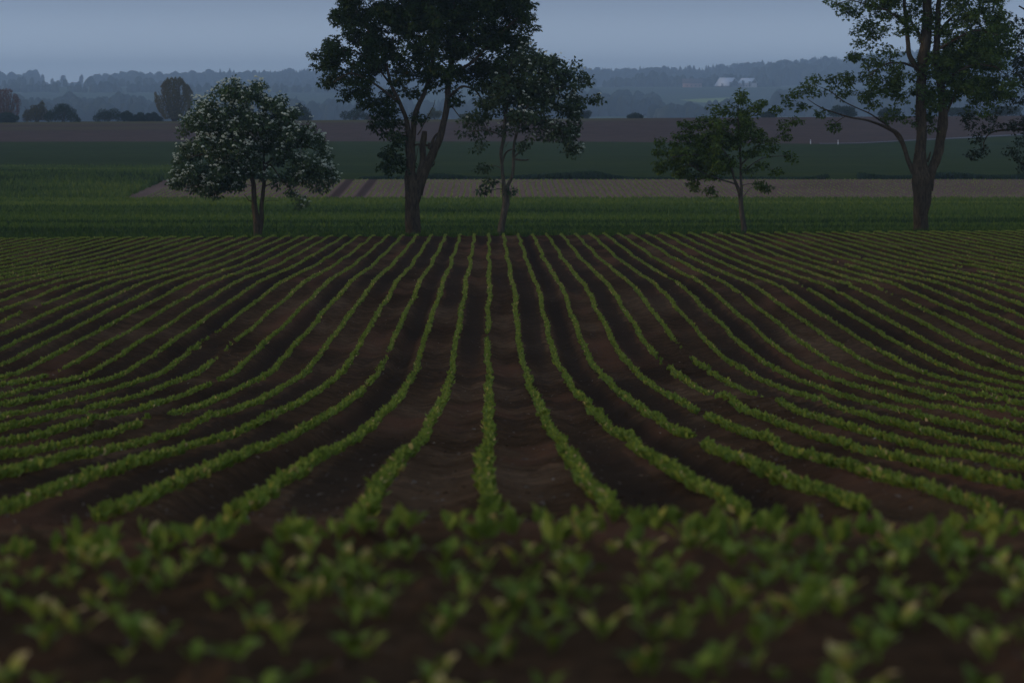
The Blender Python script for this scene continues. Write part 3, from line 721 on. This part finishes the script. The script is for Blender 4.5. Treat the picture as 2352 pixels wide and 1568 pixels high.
# 4 small maple
grow_tree('small_maple', 'small round-crowned tree with a thin bare trunk, right of centre', 'tree', (1708, 540), 136.0, z4,
  [(1524,1440,46),(1518,1380,38),(1508,1290,36),(1500,1210,36),(1495,1160,36)],
  [[(1495,1170,30),(1480,1110,28),(1462,1060,25),(1448,1010,20),(1430,940,16),(1400,850,13,-.2),(1340,760,10,-.3),(1280,690,7,-.4)],
   [(1498,1165,26),(1500,1080,22),(1498,980,19),(1495,880,17),(1490,780,15),(1482,650,12,.1),(1475,520,9,.1),(1478,400,6,.1)],
   [(1455,1050,16),(1400,1033,12),(1330,1012,9,-.3),(1200,960,7,-.5),(1100,900,6,-.7)],
   [(1430,930,13),(1300,860,10,-.4),(1120,820,8,-.7),(960,840,6,-.9)],
   [(1497,900,14),(1560,840,11,.2),(1640,740,9,.3),(1760,690,6,.4)],
   [(1495,980,10),(1580,900,8,-.3),(1700,840,6,-.4),(1850,830,4,-.5)]],
  [(1475,350,40,36,.9),(1480,410,45,50,.9),(1520,470,40,40,.8),(1655,395,42,45,.9),(1600,470,60,50,.9),(1740,465,42,22,.8),(1290,490,45,40,.8),(1390,480,55,50,.9),(1500,550,110,70),(1330,580,85,70),
   (1195,570,18,38,.8),(1130,585,35,25,.6),(1045,590,22,30,.8),(1040,660,65,55,.9),(1160,690,90,60),(875,725,32,32,.8),(850,790,45,40,.8),(880,870,60,55),(980,780,85,70),(1000,900,90,70),
   (1120,820,110,90),(1280,740,120,90),(1260,880,120,90),(1420,700,110,90),(1400,860,90,70,.8),(1580,650,90,70),(1600,790,90,60,.7),(1710,690,80,28,.7),(1840,600,80,26,.7),(1905,560,42,22,.7),
   (1750,790,60,35,.7),(1880,840,60,26,.7),(1850,680,55,22,.6),(1110,1010,60,45,.8),(1130,1060,50,25,.6),(1270,990,75,45,.8),(1260,1090,45,40,.7),(1370,960,50,35,.6),(1560,930,50,35,.5),
   (1640,1060,50,16,.5),(1690,1090,22,16,.4),(1780,950,45,14,.35),(1660,900,50,30,.4),(850,930,20,12,.5),(1030,960,50,40,.7)],
  M['maple'], 'palm', dens=1.6, leaf_len=.115, leaflets=3, clump_r=.25, per=36, depth=.8, droop=.45, seed=44, wk=.5,
  dead=[[(1510,1155,6),(1540,1120,5),(1570,1085,4),(1640,1068,3)],[(1492,1240,14),(1484,1236,10)],[(1496,1310,14),(1486,1306,10)]], bark='palebark')

# 5 big tree at the right
grow_tree('broad_maple', 'big broad tree at the right with a stout trunk splitting into two thick stems', 'tree', (2112, 535), 136.8, z5,
  [(955,1520,112),(955,1470,104),(955,1400,102),(960,1320,116),(968,1230,138),(968,1180,136),(963,1120,112),(957,1060,88),(955,1000,73)],
  [[(915,1130,40),(895,1090,32),(872,1040,30),(850,960,32),(825,900,30),(790,862,28),(750,842,22),(690,815,16),(600,785,12,-.2),(500,768,10,-.4),(400,738,8,-.6),(300,700,6,-.7),(220,650,4,-.8)],
   [(866,1010,18),(845,960,16),(812,905,15),(785,870,13)],
   [(765,850,18),(735,815,14),(690,785,12),(620,740,10,-.2),(540,705,9,-.3),(450,660,7,-.5),(370,600,5,-.6),(280,560,3,-.7)],
   [(955,1230,90),(950,1120,84),(955,1000,74),(962,880,74),(962,740,73),(960,600,70),(966,480,66),(980,380,76),(990,290,76),(998,180,70),(1003,80,62),(1000,-60,50),(990,-250,36)],
   [(1000,1240,74),(1030,1130,66),(1062,1030,62),(1085,930,62),(1098,830,64),(1105,740,58),(1098,640,50),(1080,520,48),(1065,400,46),(1062,280,44),(1070,150,38),(1080,0,30),(1090,-160,22)],
   [(950,470,44),(915,420,38),(885,350,34),(870,240,32),(862,120,28),(852,0,24),(840,-140,16)],
   [(970,290,30),(940,220,24),(905,160,18,.2),(880,100,12,.3)],
   [(1110,760,26),(1150,690,18),(1180,620,14),(1210,540,11,.3),(1280,440,9,.5),(1380,350,7,.7)],
   [(1068,240,24),(1110,170,20),(1170,110,15,.2),(1260,40,11,.4)],
   [(1002,1060,18),(1012,1030,14),(1022,992,9)],
   [(920,440,22),(880,425,18),(830,412,15,-.3),(760,412,12,-.5),(690,440,8,-.7),(620,500,6,-.8)],
   [(868,180,20),(800,110,16,-.3),(720,62,13,-.5),(620,35,9,-.6),(500,5,6,-.7),(400,30,4,-.7)],
   [(1090,560,22),(1200,470,17,-.6),(1330,420,12,-.8),(1450,440,8,-.9)],
   [(1062,330,20),(1180,260,15,-.7),(1320,200,11,-1),(1460,230,7,-1.1)]],
  [(365,28,50,30,.6),(430,50,50,25,.6),(480,70,35,35,.5),(480,20,60,30,.7),(560,90,50,50,.8),(550,190,45,40,.7),(620,50,80,55,.8),(575,280,38,35,.7),(680,180,80,70,.8),(640,270,50,50,.7),
   (535,385,25,28,.8),(520,360,20,15,.5),(600,400,40,40,.6),(670,420,70,45,.7),(760,330,70,60,.7),(750,60,90,60,.8),(820,180,50,60,.6),(265,515,35,20,.7),(215,570,38,22,.6),(170,605,35,18,.5),(80,650,35,22,.6),(185,690,45,28,.6),
   (290,620,60,35,.6),(400,600,60,45,.7),(370,508,14,14,.5),(480,560,65,45,.7),(500,500,40,20,.6),(600,520,70,55,.8),(700,570,80,60,.9),(560,640,75,35,.6),(650,700,50,30,.4),(790,660,60,55,.8),(820,570,70,60,.9),
   (400,820,20,25,.4),(800,480,80,60,.9),(820,770,45,22,.6),(740,770,30,15,.4),(290,730,30,20,.5),(640,620,60,40,.7),
   (1000,420,70,90,.8),(1100,440,80,100,.9),(970,590,70,80,.9),(950,720,50,70,.6),(1060,640,80,90,.9),(1180,500,90,90),(1250,400,90,90,.9),(1300,300,100,90,.8),(1250,180,100,90,.7),(1180,80,90,70,.7),
   (1300,60,110,80,.8),(1430,120,100,90,.8),(1400,250,100,80,.7),(1450,380,100,80,.8),(1400,480,100,70,.8),(1300,590,90,70,.9),(1200,640,60,50,.7),(1270,680,50,35,.6),(1400,650,80,45,.8),(1500,560,90,70,.9),
   (1380,725,35,22,.5),(930,820,30,30,.3),(1060,760,40,40,.4),(1040,200,60,80,.5),(940,60,70,70,.9),(890,150,70,80,.8),(1040,100,70,80,.8),(800,20,70,60,.8),(990,300,60,50,.6),(1140,200,70,80,.9),(1120,300,60,60,.5),(900,500,40,40,.5),(1020,840,20,40,.3),(1130,560,90,90),(1220,300,90,90),(1360,360,100,90),(1350,560,100,80),(1150,380,90,80),(1480,300,80,100),(1480,180,80,80),
   (700,-70,150,90,.8),(950,-120,160,110,.8),(1200,-110,160,110,.8),(1420,-60,120,100,.8),(850,-300,200,120,.8),(1150,-320,220,130,.8),(1000,-500,200,100,.8)],
  M['maple2'], 'palm', dens=1.75, leaf_len=.115, leaflets=3, clump_r=.29, per=38, depth=.7, droop=.45, seed=55, wk=.5)

# 6 tree just outside the right edge, its branches reach into the picture
grow_tree('edge_tree', 'dark brownish branches of a tree reaching in at the right edge', 'tree', (2500, 530), 139.0, z5,
  [(2060,1520,110),(2055,1400,96),(2050,1250,90),(2045,1100,84),(2040,900,74),(2030,600,60),(2010,300,44),(2000,0,30)],
  [[(2040,950,44),(1900,880,34),(1760,850,26),(1640,848,20),(1560,845,16),(1500,850,13),(1430,862,10),(1390,890,8),(1370,940,6),(1372,985,4)],
   [(2035,700,40),(1900,560,30),(1760,440,22),(1640,360,15),(1560,320,10)],
   [(2040,1100,30),(1900,1050,20),(1740,1060,13),(1640,1070,9),(1560,1030,5)],
   [(2020,400,30),(1860,220,22),(1700,100,14),(1600,40,9)]],
  [(1560,180,90,110,.8),(1600,330,80,100,.9),(1580,480,80,80,.9),(1610,600,80,80,.9),(1540,690,80,50,.8),(1440,770,70,30,.7),(1550,800,90,45,.9),(1290,785,50,30,.6),(1260,760,30,15,.4),(1340,820,60,28,.6),(1420,820,60,30,.6),(1600,890,40,45,.6),
   (1335,910,20,30,.4),(1345,985,38,32,.6),(1310,1010,30,10,.4),(1560,990,50,18,.5),(1600,1030,45,30,.6),(1620,1090,40,30,.5),(1700,500,150,200,.8),(1800,200,150,200,.8),(1760,800,150,120,.8),(1900,600,150,200,.8),(2050,300,180,250,.7),(2200,500,180,250,.7),(2050,0,220,200,.7)],
  M['brownleaf'], 'palm', dens=1.1, leaf_len=.12, leaflets=3, clump_r=.32, per=26, depth=.5, droop=.5, seed=66, wk=.5)

# ------------------------------------------------------------------ trees and bushes a kilometre off, on the crest of the brown field
def far_tree(name, label, u, vb, vt, wpx, Y, stops, seed, shape='round', nleaf=2600, lobes=None, group=None):
    r = np.random.default_rng(seed)
    x, _, _ = P(u, vb, Y); z0 = float(gz(x, Y)); mpp = Y/F
    H = (vb-vt)*mpp + (CZ - (vb-VH)*mpp - z0); Wd = wpx*mpp/2
    root = empty(name, (x, Y, z0-.1)); tag(root, label, 'bush' if 'bush' in name else 'tree', group)
    m = leaf_mat(name+'_leaf', stops, .2, .7)
    tr = Soup(); cr = Soup()
    n = nleaf
    if shape == 'broom':
        for k in range(15):
            a = (k/14-.5)*2; top = np.array([a*Wd*.85, r.normal(0, Wd*.4), H*(.93-.22*a*a)])
            p, q = resample(np.array([[a*.25, 0, 0], [a*Wd*.35, top[1]*.3, H*.25], [a*Wd*.72, top[1]*.8, H*.6], top]), [.13, .10, .06, .03], .5)
            add_tube(tr, p, q, 5)
        a = r.uniform(-1, 1, n); t = r.uniform(.03, 1, n)**.8; d = r.uniform(-1, 1, n)
        env = np.interp(t, [0, .12, .35, .6, .85, 1], [.42, .72, .96, 1.0, .95, .72])
        B = np.stack([a*Wd*np.clip(env, .15, 1)*(1+.10*np.sin(a*9+t*5)), d*Wd*.7*np.clip(env, .15, 1), t*H*(1-.24*np.abs(a)**4)*(1+.03*np.sin(a*23))], 1)
        B = B[vnoise(B[:, 0]*1.6, B[:, 2]*.35, seed) > .24]
        D = unit(np.stack([B[:, 0]*.35/Wd, r.normal(0, .25, len(B)), np.ones(len(B))], 1) + r.normal(0, .2, (len(B), 3)))
        cr.add(*leaves(B, D, r.uniform(.25, .5, len(B))*H/9, r.uniform(.10, .2, len(B))*H/9, r.random(len(B))))
    else:
        for k in range(5):
            top = np.array([r.normal(0, Wd*.4), r.normal(0, Wd*.4), H*r.uniform(.5, .85)])
            p, q = resample(np.array([[0, 0, 0], [top[0]*.3, top[1]*.3, H*.25], top]), [.12*H/5, .08*H/5, .03], .5); add_tube(tr, p, q, 5)
        if lobes is None:
            lobes = []
            for k in range(11):
                a = r.uniform(-.75, .75); hh = r.uniform(.25, .8)*(1-.45*a*a)
                lobes.append((a, hh, r.uniform(.25, .42)))
            lobes += [(0, .45, .5), (-.45, .28, .38), (.45, .28, .38)]
        B = []
        if shape == 'cone':
            lobes = [(0, .2, .9), (-.1, .38, .6), (.12, .4, .55), (0, .6, .38), (.03, .78, .2), (0, .93, .09), (-.5, .15, .4), (.5, .15, .4)]
        for (a, hh, rr) in lobes:
            k = int(n*rr*rr*1.2)+40; o = unit(r.normal(0, 1, (k, 3)))*(r.random(k)**.3)[:, None]
            B.append(np.array([a*Wd, r.uniform(-.3, .3)*Wd, hh*H]) + o*np.array([rr*Wd, rr*Wd, rr*min(Wd, H*.75)*1.0]))
        B = np.concatenate(B); B = B[(B[:, 2] > 0) & (B[:, 2] < H*1.02)]
        D = unit(r.normal(0, 1, (len(B), 3)) + np.array([0, 0, .1]))
        cr.add(*leaves(B, D, r.uniform(.3, .6, len(B))*max(H, 3)/6, r.uniform(.2, .4, len(B))*max(H, 3)/6, r.random(len(B))))
    tr.obj('trunk', M['bark'], root); cr.obj('crown', m, root)
    return root
G1 = [(0,(.020,.038,.018)),(1,(.042,.065,.026))]
G2 = [(0,(.085,.075,.030)),(1,(.15,.12,.042))]
G3 = [(0,(.13,.070,.050)),(1,(.19,.105,.07))]
G4 = [(0,(.090,.080,.032)),(1,(.16,.13,.042))]
G5 = [(0,(.10,.12,.05)),(1,(.15,.16,.07))]
CR = float(Yf(1062))
far_tree('broom_tree', 'reddish broom-shaped tree at the far left edge of the skyline field', 14, 281, 206, 66, CR, G3, 1, 'broom', 5200)
far_tree('dark_bush', 'dark low bush under the reddish tree at the left edge', 16, 281, 258, 66, CR-6, G1, 2)
far_tree('mixed_tree', 'olive brown tree with a pointed top beside the dark round one', 84, 280, 232, 68, CR, G4, 3, lobes=[(-.5,.35,.4),(0,.4,.5),(.4,.4,.45),(.3,.7,.3),(-.2,.62,.3),(.35,.92,.14),(-.7,.22,.3),(.75,.3,.35)])
far_tree('round_tree', 'dark green round tree on the skyline, left of the bush row', 144, 280, 234, 84, CR-4, G1, 4, lobes=[(0,.45,.55),(-.4,.4,.45),(.35,.45,.45),(-.1,.72,.32),(.1,.72,.3),(.6,.22,.3),(.85,.12,.18),(-.7,.3,.35)])
GB = 'small dark bushes in a row on the skyline'
far_tree('hedge_bush', 'dark double-topped bush, first from the left in the skyline row', 248, 279, 245, 66, CR, G1, 5, lobes=[(-.3,.5,.5),(.4,.55,.5),(-.7,.25,.35),(.75,.3,.35),(0,.4,.5)])
far_tree('hedge_bush', 'small round bush, second from the left in the skyline row', 292, 278, 253, 34, CR, G1, 6)
far_tree('hedge_bush', 'low flat bush, third from the left in the skyline row', 321, 278, 258, 40, CR, G1, 7)
far_tree('hedge_bush', 'small pointed bush just left of the big broom-shaped tree', 354, 278, 256, 40, CR, G1, 8)
far_tree('broom_tree', 'large broom-shaped olive tree on the skyline left of the blossoming tree', 401, 279, 181, 84, CR-4, G2, 9, 'broom', 9000)
far_tree('skyline_bush', 'bush behind the right side of the blossoming tree crown', 470, 278, 252, 60, CR, G1, 10)
far_tree('conifer', 'dark pointed tree behind the right side of the blossoming tree', 688, 277, 235, 66, CR, G1, 12, 'cone')
far_tree('skyline_bush', 'dark two-part bush left of the tall forked tree', 812, 276, 242, 70, CR, G1, 13, lobes=[(.25,.5,.5),(.3,.75,.28),(-.55,.35,.4),(.0,.3,.5),(.75,.3,.3)])
far_tree('skyline_bush', 'low brown bush half hidden by the tall forked tree leaves', 858, 276, 262, 46, CR, G3, 14)
far_tree('pale_tree', 'thin pale tree seen between the stems of the tall forked tree', 998, 275, 243, 34, CR, G5, 15, nleaf=700)
far_tree('pale_bush', 'pale bush right of the tall forked tree stems', 1068, 275, 258, 28, CR, G5, 16, nleaf=1200)
far_tree('skyline_bush', 'dark bush partly behind the right side of the slim tree', 1333, 274, 248, 56, CR, G1, 17)
far_tree('skyline_bush', 'single dark bush alone on the brown field crest right of centre', 1459, 273, 258, 42, CR, G1, 18, lobes=[(0,.5,.6),(-.5,.35,.45),(.5,.35,.45),(.1,.7,.35)])
far_tree('skyline_bush', 'dark bush behind the top of the small maple', 1765, 271, 256, 40, CR, G1, 19)
far_tree('skyline_bush', 'dark bush between the small maple and the broad maple', 1935, 269, 238, 84, CR, G1, 20)
far_tree('skyline_bush', 'dark bush just left of the broad maple trunk', 2040, 268, 244, 60, CR, G1, 21)
far_tree('skyline_bush', 'dark bush seen right of the broad maple stems', 2200, 266, 242, 90, CR, G1, 23)
far_tree('skyline_bush', 'dark bush near the right edge behind the branches', 2310, 266, 238, 90, CR, G1, 24)

# ------------------------------------------------------------------ woods far off in the haze
def wood(name, label, items, stops, seed):
    """items: (x, Y, height, halfwidth, conifer?)"""
    r = np.random.default_rng(seed)
    s = Soup()
    ph = np.linspace(0, math.pi, 6); th = np.linspace(0, 2*math.pi, 9)[:-1]
    for (x, y_, h, hw, con) in items:
        z = float(gz(x, y_)) - 1
        if con:
            hs = np.array([0, .12, .14, .38, .40, .66, .68, 1.0]); rs = np.array([.5, 1.1, 1.0, .85, .72, .55, .45, .05])
        else:
            hs = np.array([0, .18, .38, .6, .82, .96, 1.0]); rs = np.array([.55, .9, 1, .95, .72, .35, .05])
        V = np.zeros((len(hs), 8, 3)); rot = r.uniform(0, 1)
        jit = r.uniform(.72, 1.2, (len(hs), 8))
        V[..., 0] = x + rs[:, None]*hw*np.cos(th+rot)*jit; V[..., 1] = y_ + rs[:, None]*hw*np.sin(th+rot)*jit
        V[..., 2] = z + (hs[:, None]*np.ones(8))*h*(1+0*jit) + (jit-.96)*h*.10
        k = len(hs); i = np.arange(k-1)[:, None]*8; j = np.arange(8)[None]; j2 = (j+1) % 8
        Q = np.stack([(i+j).ravel(), (i+j2).ravel(), (i+j2+8).ravel(), (i+j+8).ravel()], 1)
        s.add(V.reshape(-1, 3), Q, np.full(k*8, r.random()))
    m = leaf_mat(name+'_foliage', stops, 0, .9)
    return tag(s.obj(name, m), label, 'wood', kind='stuff')
FOL = [(0,(.018,.026,.016)),(.6,(.028,.038,.022)),(1,(.045,.052,.028))]
r = np.random.default_rng(5)
def band(u0, u1, Ya, Yb, rowsn, du, h, con, lo=.7, hi=1.2, keep=1.0, hnoise=40.):
    it = []; h = h*float(Yf(Ya)/Ya)
    for k in range(rowsn):
        Y = float(Yf(Ya+(Yb-Ya)*k/max(rowsn-1, 1)))
        u = u0 + r.uniform(0, du)
        while u < u1:
            Yj = Y + r.uniform(-30, 30); x = P(u, 200, Yj)[0]
            hh = h*(.75+.5*float(vnoise(u/hnoise, k*.7, 12)))*r.uniform(lo, hi); c = r.random() < (con(u) if callable(con) else con)
            if r.random() < keep: it.append((x, Yj, hh*(1.03 if c else 1), hh*(.27 if c else .36)*r.uniform(.7, 1.3), c))
            u += du*r.uniform(.6, 1.4)
    return it
conf = lambda u: .55 if 500 < u < 2000 else .08
ridge = band(-250, 2700, 4850, 5350, 6, 6.5, 17, conf, hnoise=22.)
ridge = [q for q in ridge if not (-300 < q[0] and False)]
# the gap in the ridge wood at the far left
def uof(q): return proj(q[0], q[1], float(gz(q[0], q[1])))[0]
ridge = [q if not (82 < uof(q) < 208) else (q[0], q[1], q[2]*.28, q[3]*.6, False) for q in ridge]
wood('ridge_wood', 'blue hazy wood along the whole skyline ridge', ridge, FOL, 1)
wood('hill_wood', 'darker hazy wood on the hill right of the white roofs', band(1735, 2700, 4150, 4650, 5, 10, 19, .15), FOL, 2)
wood('farm_trees', 'hazy trees around the farm buildings on the far slope', band(1395, 1640, 3720, 3780, 2, 9, 9, .1) + band(1460, 1530, 3740, 3790, 2, 8, 14, 0) + band(1640, 1790, 3740, 3790, 2, 10, 11, 0) + band(1330, 1420, 3600, 3640, 1, 16, 9, 0) , FOL, 3)
wood('valley_wood', 'dark blue woods low in the valley beyond the brown field', band(-250, 700, 2300, 2600, 4, 11, 12, .1) + band(1335, 1510, 2500, 2750, 4, 11, 12, 0) + band(1500, 1760, 2250, 2400, 3, 11, 11, 0)
     + band(1780, 2700, 2500, 2800, 4, 12, 13, .05) + band(700, 1340, 2350, 2550, 3, 11, 10, .1), FOL, 4)
wood('slope_hedges', 'pale hazy hedge lines across the far slope', band(-250, 900, 3300, 3340, 1, 10, 8, 0, keep=.8) + band(0, 400, 3700, 3720, 1, 12, 9, 0, keep=.7) + band(180, 1000, 4300, 4330, 1, 12, 9, 0, keep=.8)
     + band(1450, 1700, 1450, 1500, 1, 14, 6.5, 0, keep=.8), FOL, 6)
GL = [(0,(.035,.05,.025)),(1,(.06,.075,.03))]
for i, (u, vt, wd, lb) in enumerate([(97,172,20,'tallest single hazy tree in the skyline gap at far left'),(83,180,14,'short faint tree left of the tallest one in the skyline gap'),(120,180,13,'thin hazy tree right of the tallest one in the skyline gap'),(145,174,26,'stout hazy tree at the left start of the long skyline wood'),(187,172,16,'spiky hazy tree standing above the left skyline wood')]):
    far_tree('distant_tree', lb, u, 199, vt, wd, float(Yf(5000)), GL, 40+i, 'round', 900, lobes=[(0,.75,.55),(0,.5,.5),(.1,.9,.35),(0,.25,.3),(-.3,.6,.35)])

# ------------------------------------------------------------------ farm buildings
def house(name, label, u, vb, Y, wid, dep, wallh, roofh, skew, wallc, roofc, rot=0.):
    yy = float(Yf(Y)); x = float(P(u, vb, yy)[0]); z0 = float(gz(x, yy))
    root = empty(name, (x, yy, z0)); root.scale = (1.35,)*3; root.rotation_euler = (0, 0, rot); tag(root, label, 'house')
    a, b = wid/2, dep/2
    def box(x0, x1, y0, y1, z0_, z1):
        V = [(x0,y0,z0_),(x1,y0,z0_),(x1,y1,z0_),(x0,y1,z0_),(x0,y0,z1),(x1,y0,z1),(x1,y1,z1),(x0,y1,z1)]
        return np.array(V, float), np.array([(0,1,5,4),(1,2,6,5),(2,3,7,6),(3,0,4,7),(4,5,6,7),(3,2,1,0)])
    V, Q = box(-a, a, -b, b, -2, wallh)
    V = np.concatenate([V, [(-a,0,wallh+roofh-.3),(a,0,wallh+roofh-.3)]])
    s = Soup(); s.add(V, Q); s.Q.append(np.array([(4,7,8),(5,9,6)])); s.obj('wall', wallc, root)
    e = 1.0; t = .25
    V = []
    for sx in (-a-e, a+e):
        for (yy_, zz) in ((-b-e, wallh-.35), (0, wallh+roofh), (b+e, wallh-.35)): V += [(sx, yy_, zz), (sx, yy_, zz+t)]
    V = np.array(V); Q = []
    for k in (0, 2):
        Q += [(k+1, k+3, k+9, k+7), (k, k+6, k+8, k+2), (k, k+2, k+3, k+1), (k+6, k+7, k+9, k+8)]
    Q += [(0,1,7,6),(4,10,11,5)]
    s = Soup(); s.add(V, np.array(Q)); s.obj('roof', roofc, root)
    for k in range(4):
        wx = -a + (k+.7)*wid/4.4
        V, Q = box(wx, wx+1.3, -b-.06, -b+.02, 1.0, 2.2); s = Soup(); s.add(V, Q); s.obj('window', M['glass'], root)
    return root, x, yy, z0
M['glass'] = flat_mat('window_glass', (.03,.035,.04), .3)
M['white_roof'] = flat_mat('pale_sheet_roof', (.80,.80,.78), .6, .4)
M['cream'] = flat_mat('cream_render', (.62,.52,.44), .8, .4)
M['brick'] = flat_mat('reddish_brick', (.42,.24,.18), .8, .4)
M['dark_roof'] = flat_mat('dark_tiles', (.10,.075,.07), .8, .4)
M['dark_wall'] = flat_mat('dark_board', (.07,.06,.06), .8, .4)
_, hx1, hy1, hz1 = house('barn', 'barn with a big pale roof, left of the two bright roofs in the haze', 1670, 201, 3600, 15.5, 15, 1.6, 7.2, 0, M['dark_wall'], M['white_roof'], R(-38))
_, hx2, hy2, hz2 = house('farmhouse', 'cream farmhouse with bright roof, right of the two bright roofs on the far slope', 1718, 202, 3600, 13, 11, 4.2, 4.2, 0, M['cream'], M['white_roof'], R(-38))
house('cottage', 'low reddish cottage in haze left of the bright-roofed farm', 1590, 205, 3600, 17, 9, 4.2, 3.6, 0, M['brick'], M['dark_roof'], R(4))
for i, (u, hh, lb) in enumerate([(1659,5.0,'left dark tree in front of the big pale barn roof'),(1678,6.2,'right dark tree in front of the big pale barn roof'),(1707,8.0,'dark tree in front of the bright farmhouse roof'),(1722,7.0,'slim dark tree before the right end of the farmhouse')]):
    mpp = 3480/F  # heights below are read at this scale
    far_tree('yard_tree', lb, u, 204, 204-hh/mpp, 4.2/mpp, float(Yf(3600))-22, G1, 60+i, 'round', 500, lobes=[(0,.75,.6),(0,.5,.5),(0,.3,.3)])

# ------------------------------------------------------------------ roadside marker posts
M['post'] = flat_mat('white_plastic', (.82,.82,.80), .5); M['postdark'] = flat_mat('black_band', (.03,.03,.03), .5)
M['reflect'] = flat_mat('amber_reflector', (.85,.42,.16), .3)
for i, (u, v, lb) in enumerate([(1860.5, 330.5, 'left white marker post at the edge of the green field'), (1923.5, 331.5, 'right white marker post, with a warm reflector, nearer the broad maple')]):
    hx, hy, hz = hit(u, v, Yf(700), Yf(1000))
    root = empty('marker_post', (hx, hy-1, hz)); root.scale = (.62,.62,.62); tag(root, lb, 'post', 'white marker posts beside the lane')
    def seg(nm, z0, z1, m, k=1.0):
        a = np.array([(-.10,-.06),(0,-.085),(.10,-.06),(.085,.06),(-.085,.06)])*k; V = np.array([(p[0], p[1], z) for z in (z0, z1) for p in a])
        Q = np.array([(j, (j+1) % 5, (j+1) % 5+5, j+5) for j in range(5)]); s = Soup(); s.add(V, Q)
        s.Q.append(np.array([(5,6,7),(5,7,8),(5,8,9)])); s.obj(nm, m, root)
    seg('post', -.1, .68, M['post']); seg('band', .68, .88, M['postdark'], .97); seg('post_top', .88, 1.12, M['post'])
    s = Soup(); s.add(np.array([(-.05,-.095,.70),(.05,-.095,.70),(.05,-.095,.86),(-.05,-.095,.86),(-.05,-.07,.70),(.05,-.07,.70),(.05,-.07,.86),(-.05,-.07,.86)]),
                      np.array([(0,1,2,3),(4,7,6,5),(0,4,5,1),(3,2,6,7),(0,3,7,4),(1,5,6,2)])); s.obj('reflector', M['reflect'] if i else M['post'], root)

# ------------------------------------------------------------------ the haze
hm = bpy.data.materials.new('haze'); hm.use_nodes = True; t = hm.node_tree; t.nodes.clear()
o = t.nodes.new('ShaderNodeOutputMaterial'); v = t.nodes.new('ShaderNodeVolumePrincipled')
v.inputs['Color'].default_value = (.60, .81, 1.0, 1); v.inputs['Density'].default_value = 1.75e-4
v.inputs['Anisotropy'].default_value = 0.0
t.links.new(v.outputs[0], o.inputs['Volume'])
x0, x1, y0, y1, zz0, zz1 = -3600, 3600, -400, 12600, -26, 130
V = np.array([(x0,y0,zz0),(x1,y0,zz0),(x1,y1,zz0),(x0,y1,zz0),(x0,y0,zz1),(x1,y0,zz1),(x1,y1,zz1),(x0,y1,zz1)], float)
hz_ = obj('haze', V, [np.array([(3,2,1,0),(4,5,6,7),(0,1,5,4),(1,2,6,5),(2,3,7,6),(3,0,4,7)])], hm); tag(hz_, kind='stuff')
